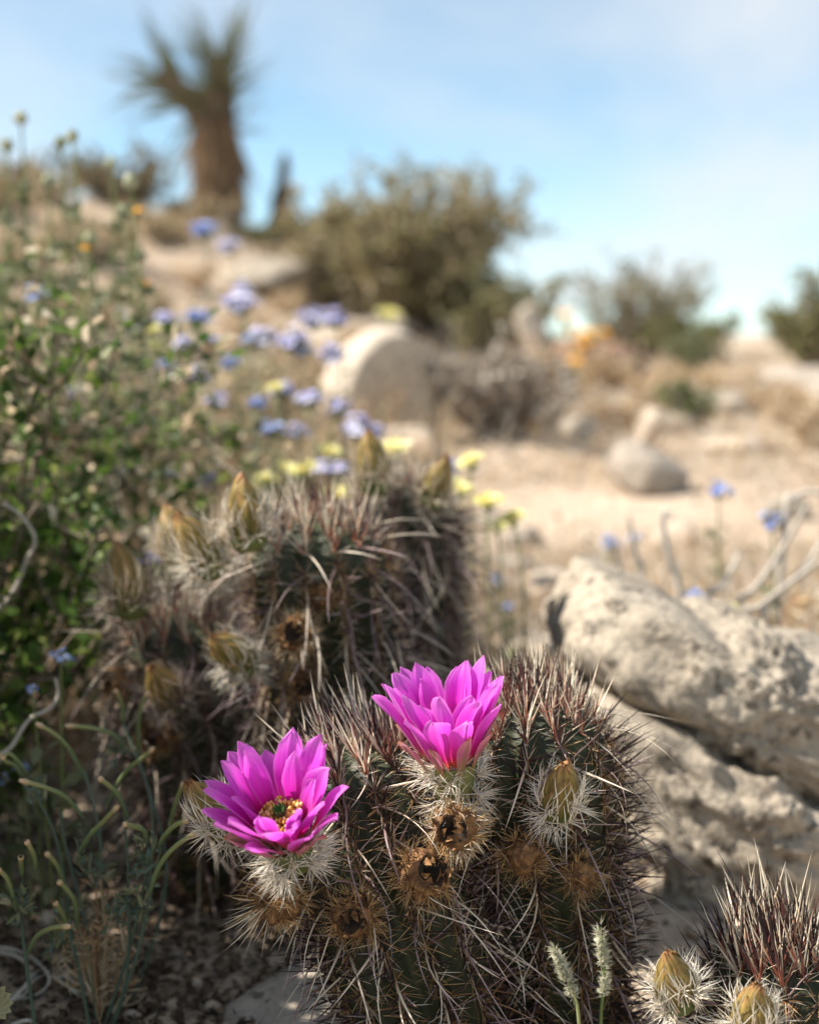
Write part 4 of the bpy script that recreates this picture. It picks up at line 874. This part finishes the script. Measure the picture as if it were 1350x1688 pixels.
pods_px = [([(205, 1232), (185, 1210), (150, 1200), (108, 1196)], .80), ([(175, 1330), (205, 1275), (235, 1250), (255, 1232)], .76), ([(140, 1285), (115, 1235), (90, 1210), (60, 1192)], .78), ([(212, 1350), (195, 1310), (180, 1295), (162, 1281)], .72), ([(140, 1350), (110, 1315), (75, 1298), (32, 1286)], .74),
           ([(130, 1405), (150, 1375), (175, 1350), (197, 1327)], .72), ([(245, 1480), (262, 1430), (290, 1395), (332, 1368)], .68), ([(262, 1400), (270, 1380), (290, 1360), (312, 1352)], .69), ([(45, 1275), (30, 1255), (15, 1242), (3, 1252)], .76), ([(40, 1285), (25, 1262), (10, 1255), (-6, 1240)], .78),
           ([(60, 1435), (58, 1415), (52, 1400), (43, 1385)], .69), ([(37, 1445), (36, 1430), (35, 1420), (35, 1412)], .70), ([(110, 1480), (100, 1440), (90, 1420), (75, 1405)], .73), ([(128, 1530), (125, 1490), (110, 1465), (95, 1452)], .72), ([(112, 1540), (108, 1515), (100, 1500), (90, 1486)], .72), ([(245, 1390), (238, 1370), (220, 1362), (202, 1358)], .70),
           ([(45, 1575), (60, 1545), (85, 1530), (118, 1527)], .70), ([(278, 1380), (285, 1340), (295, 1310), (304, 1288)], .76), ([(232, 1262), (228, 1200), (235, 1160), (248, 1140)], .83), ([(205, 1195), (203, 1170), (197, 1150), (190, 1136)], .82), ([(27, 1500), (20, 1470), (10, 1445), (-5, 1432)], .70)]
for pts, Y in pods_px:
    mb = MB(); pth = line_px(pts, Y, Y - .012, 14); r_ = np.full(14, .00125); r_[0] = .0007; r_[1] = .001; r_[-3:] = (.0012, .0017, .0009); mb.tube(pth, r_, 8); mb.build('pod', M['pod'], pp)
mb = MB()
for (px, py, Y) in [(215, 1490, .72), (245, 1395, .70), (240, 1460, .71), (230, 1500, .72), (40, 1510, .71), (30, 1480, .7), (140, 1420, .75), (160, 1440, .76), (115, 1500, .74), (190, 1510, .74), (235, 1420, .77), (150, 1380, .78), (200, 1240, .82), (60, 1300, .76), (90, 1560, .74)]:
    c0 = at(px, py, Y); n = 22; d = nrm(RNG.normal(size=(n, 3)) + A(0, 0, .4)); mb.leaves(c0 + RNG.normal(size=(n, 3)) * .003, d, RNG.normal(size=(n, 3)), .0085, .0011, RNG.integers(0, 2, n))
tag(mb.build('feathery_leaves', [M['poppystem'], M['leaf_grey']], pp), kind='stuff')
tw = shrub('dry_tuft', A(-.175, .77, Hp(-.175, .77)), .085, .018, 16, 450, ['straw'], .01, .001, 60, 'upright tan dry tuft behind the poppy stems', 'tuft', bark='straw', twig=.0007)

# little blue flower with a curved grey stem
tp = at(100, 1078, .84); b0 = A(at(100, 1500, .86)[0], .86, Hp(-.2, .86)); wildflower('blue_wildflower', tp, b0, None, 460, 'pale sky-blue wildflower on a thin stem beside the shaded cactus stem', None, 9, .0082, .0009, pet='blue', bend=.004)
tp = at(52, 1132, .84); b0 = A(tp[0] + .008, .86, Hp(tp[0], .86)); wildflower('blue_wildflower', tp, b0, None, 461, 'smallest sky-blue flower below the pale sky-blue wildflower', None, 4, .005, .0008, pet='blue', bend=.004)
for i, (px, py) in enumerate([(5, 1283), (60, 1277), (38, 1262)]):
    tp = at(px, py, .9); b0 = A(tp[0], .91, Hp(tp[0], .91)); wildflower('blue_wildflower', tp, b0, None, 464 + i, 'dim blue flower low in the shade at the shrub foot', 'dim blue flowers at the shrub foot', 5, .006, .0007, pet='blue', bend=.004)
def gnd(px, py, lift=0.0):
    y0, y1 = .3, 4.0
    for _ in range(40):
        ym = (y0 + y1) / 2; p = at(px, py, ym)
        if p[2] > Hp(p[0], ym) + lift: y0 = ym
        else: y1 = ym
    return at(px, py, y0)
def vine(name, pts, Y0, Y1, r0, label, mat='greybark', group=None, cat='dead stem', root=None, flat=False):
    pth = spline([gnd(px, py, .003 + .008 * (i_ % 2)) for i_, (px, py) in enumerate(pts)], 30) if flat else line_px(pts, Y0, Y1, 30)
    if root is not None: pth = spline(np.vstack([root[None], pth[2::5]]), 30)
    mb = MB(); mb.tube(pth, np.linspace(r0, r0 * .55, 30) * (1 + .12 * np.sin(np.arange(30) * 2.1)), 7); o = mb.build(name, M[mat], None, origin=pth[0]); return tag(o, label, cat, group)
vine('bleached_twig', [(-30, 1310), (15, 1240), (45, 1190), (85, 1165), (97, 1140), (88, 1105)], .84, .845, .0016, 'smooth grey dead stem bending up to the pale sky-blue wildflower', root=A(-.29, .84, Hp(-.29, .84)))
vine('bleached_twig', [(-20, 1020), (20, 980), (42, 930), (58, 890), (35, 850), (5, 830)], .95, .93, .0018, 'bleached curved twig lying across the dark green shrub')
for i, pts in enumerate([[(-20, 1562), (20, 1565), (55, 1580), (82, 1612), (60, 1640), (-10, 1655)], [(-20, 1570), (25, 1575), (50, 1600), (40, 1640), (-15, 1645)], [(10, 1655), (45, 1625), (75, 1608), (120, 1612)], [(20, 1690), (45, 1682), (60, 1690), (50, 1720)], [(-20, 1690), (30, 1640), (70, 1600), (130, 1640)]]):
    vine('bleached_twig', pts, .74, .70, .0012, 'thin pale curled dead stem in a loose coil on the sand', 'greybark', 'curled dead stems on the sand', flat=True)
for i, (pts, Y) in enumerate([([(1130, 1010), (1105, 930), (1092, 860), (1100, 842), (1115, 870)], 1.3), ([(1190, 1030), (1260, 950), (1320, 850), (1335, 825)], 1.3), ([(1200, 1040), (1290, 970), (1370, 910)], 1.25), ([(1290, 850), (1310, 820), (1340, 810), (1380, 830)], 1.35), ([(1160, 1000), (1200, 950), (1225, 900)], 1.3), ([(1060, 960), (1045, 900), (1035, 840)], 1.4), ([(1240, 1030), (1330, 930), (1360, 880)], 1.3), ([(1000, 980), (1020, 940), (1010, 900)], 1.4)]):
    p0_ = at(pts[0][0], pts[0][1], Y); gz = Hp(p0_[0], Y); b_px = pts
    pth = np.vstack([A(p0_[0] - .005, Y + .01, gz - .005)[None], line_px(pts, Y, Y - .02, 20)]); mb = MB(); mb.tube(spline(pth[::3], 30), np.linspace(.0040, .0020, 30), 7)
    tag(mb.build('bleached_twig', M['greybark'], None, origin=pth[0]), 'bleached dead plant stem curving up behind the granite boulder', 'dead stem', 'bleached stems behind the boulder')

# two woolly seed stalks in front of the cactus
for i, (top, foot, lab) in enumerate([((912, 1560), (955, 1700), 'shorter woolly seed stalk leaning left in front of the cactus'), ((988, 1528), (990, 1700), 'taller woolly seed stalk upright in front of the cactus')]):
    Y = .60; p1 = at(*top, Y); p0 = at(*foot, Y); b0 = A(p0[0] + .004, Y + .005, Hp(p0[0], Y)); root = empty('seed_stalk', b0); tag(root, lab, 'stalk')
    pth = spline([b0, p0, p0 * .5 + p1 * .5 + A(.002, 0, 0), p1], 26); mb = MB(); mb.tube(pth, np.linspace(.0009, .0006, 26), 6); mb.build('stem', M['green_stem'], root)
    L = np.linalg.norm(p1 - p0); s = np.concatenate([[0], np.cumsum(np.linalg.norm(np.diff(pth, axis=0), axis=1))]); s = s[-1] - s
    rg = np.random.default_rng(480 + i); mb = MB(); n = 420; dist = .024 * rg.random(n) ** .8 if i == 0 else .031 * rg.random(n) ** .8; dist = np.where((dist > .017) & (dist < .021), dist - .006, dist)
    ix = np.array([np.argmin(np.abs(s - q)) for q in dist]); tg = nrm(np.gradient(pth, axis=0))[ix]; er = nrm(rg.normal(size=(n, 3)))
    mb.spines(pth[ix] + er * .0012 + rg.normal(size=(n, 3)) * .0004, nrm(er + tg * .5), rg.uniform(.002, .0042, n), .0002, er * 0, 0, 3, 2)
    m2 = 60; ix2 = rg.choice(ix, m2); mb.leaves(pth[ix2], nrm(rg.normal(size=(m2, 3)) + tg[0]), rg.normal(size=(m2, 3)), .0035, .0012)
    tag(mb.build('woolly_head', M['woolly'], root), kind='stuff')
# pale green leaf at the very edge
lp = at(-12, 1650, .62); lr = empty('leafy_sprig', A(lp[0], .62, Hp(lp[0], .62))); tag(lr, 'pale green lobed leaf beside the coiled dead stems', 'leaf')
mb = MB(); mb.tube(bez(WO[lr.name], WO[lr.name] * .5 + lp * .5 + A(-.01, 0, 0), lp, 8), .0008, 5); mb.build('stem', M['green_stem'], lr)
mb = MB(); n = 7; th = np.linspace(-1.3, 1.3, n); d = np.stack([np.cos(th), np.full(n, -.25), np.sin(th)], -1); mb.leaves(np.repeat(lp[None], n, 0), d, np.tile(A(.1, -1, .2), (n, 1)), .0105, .0036, 0, .2, r=.9); mb.build('leaf', M['leaf_grey'], lr)
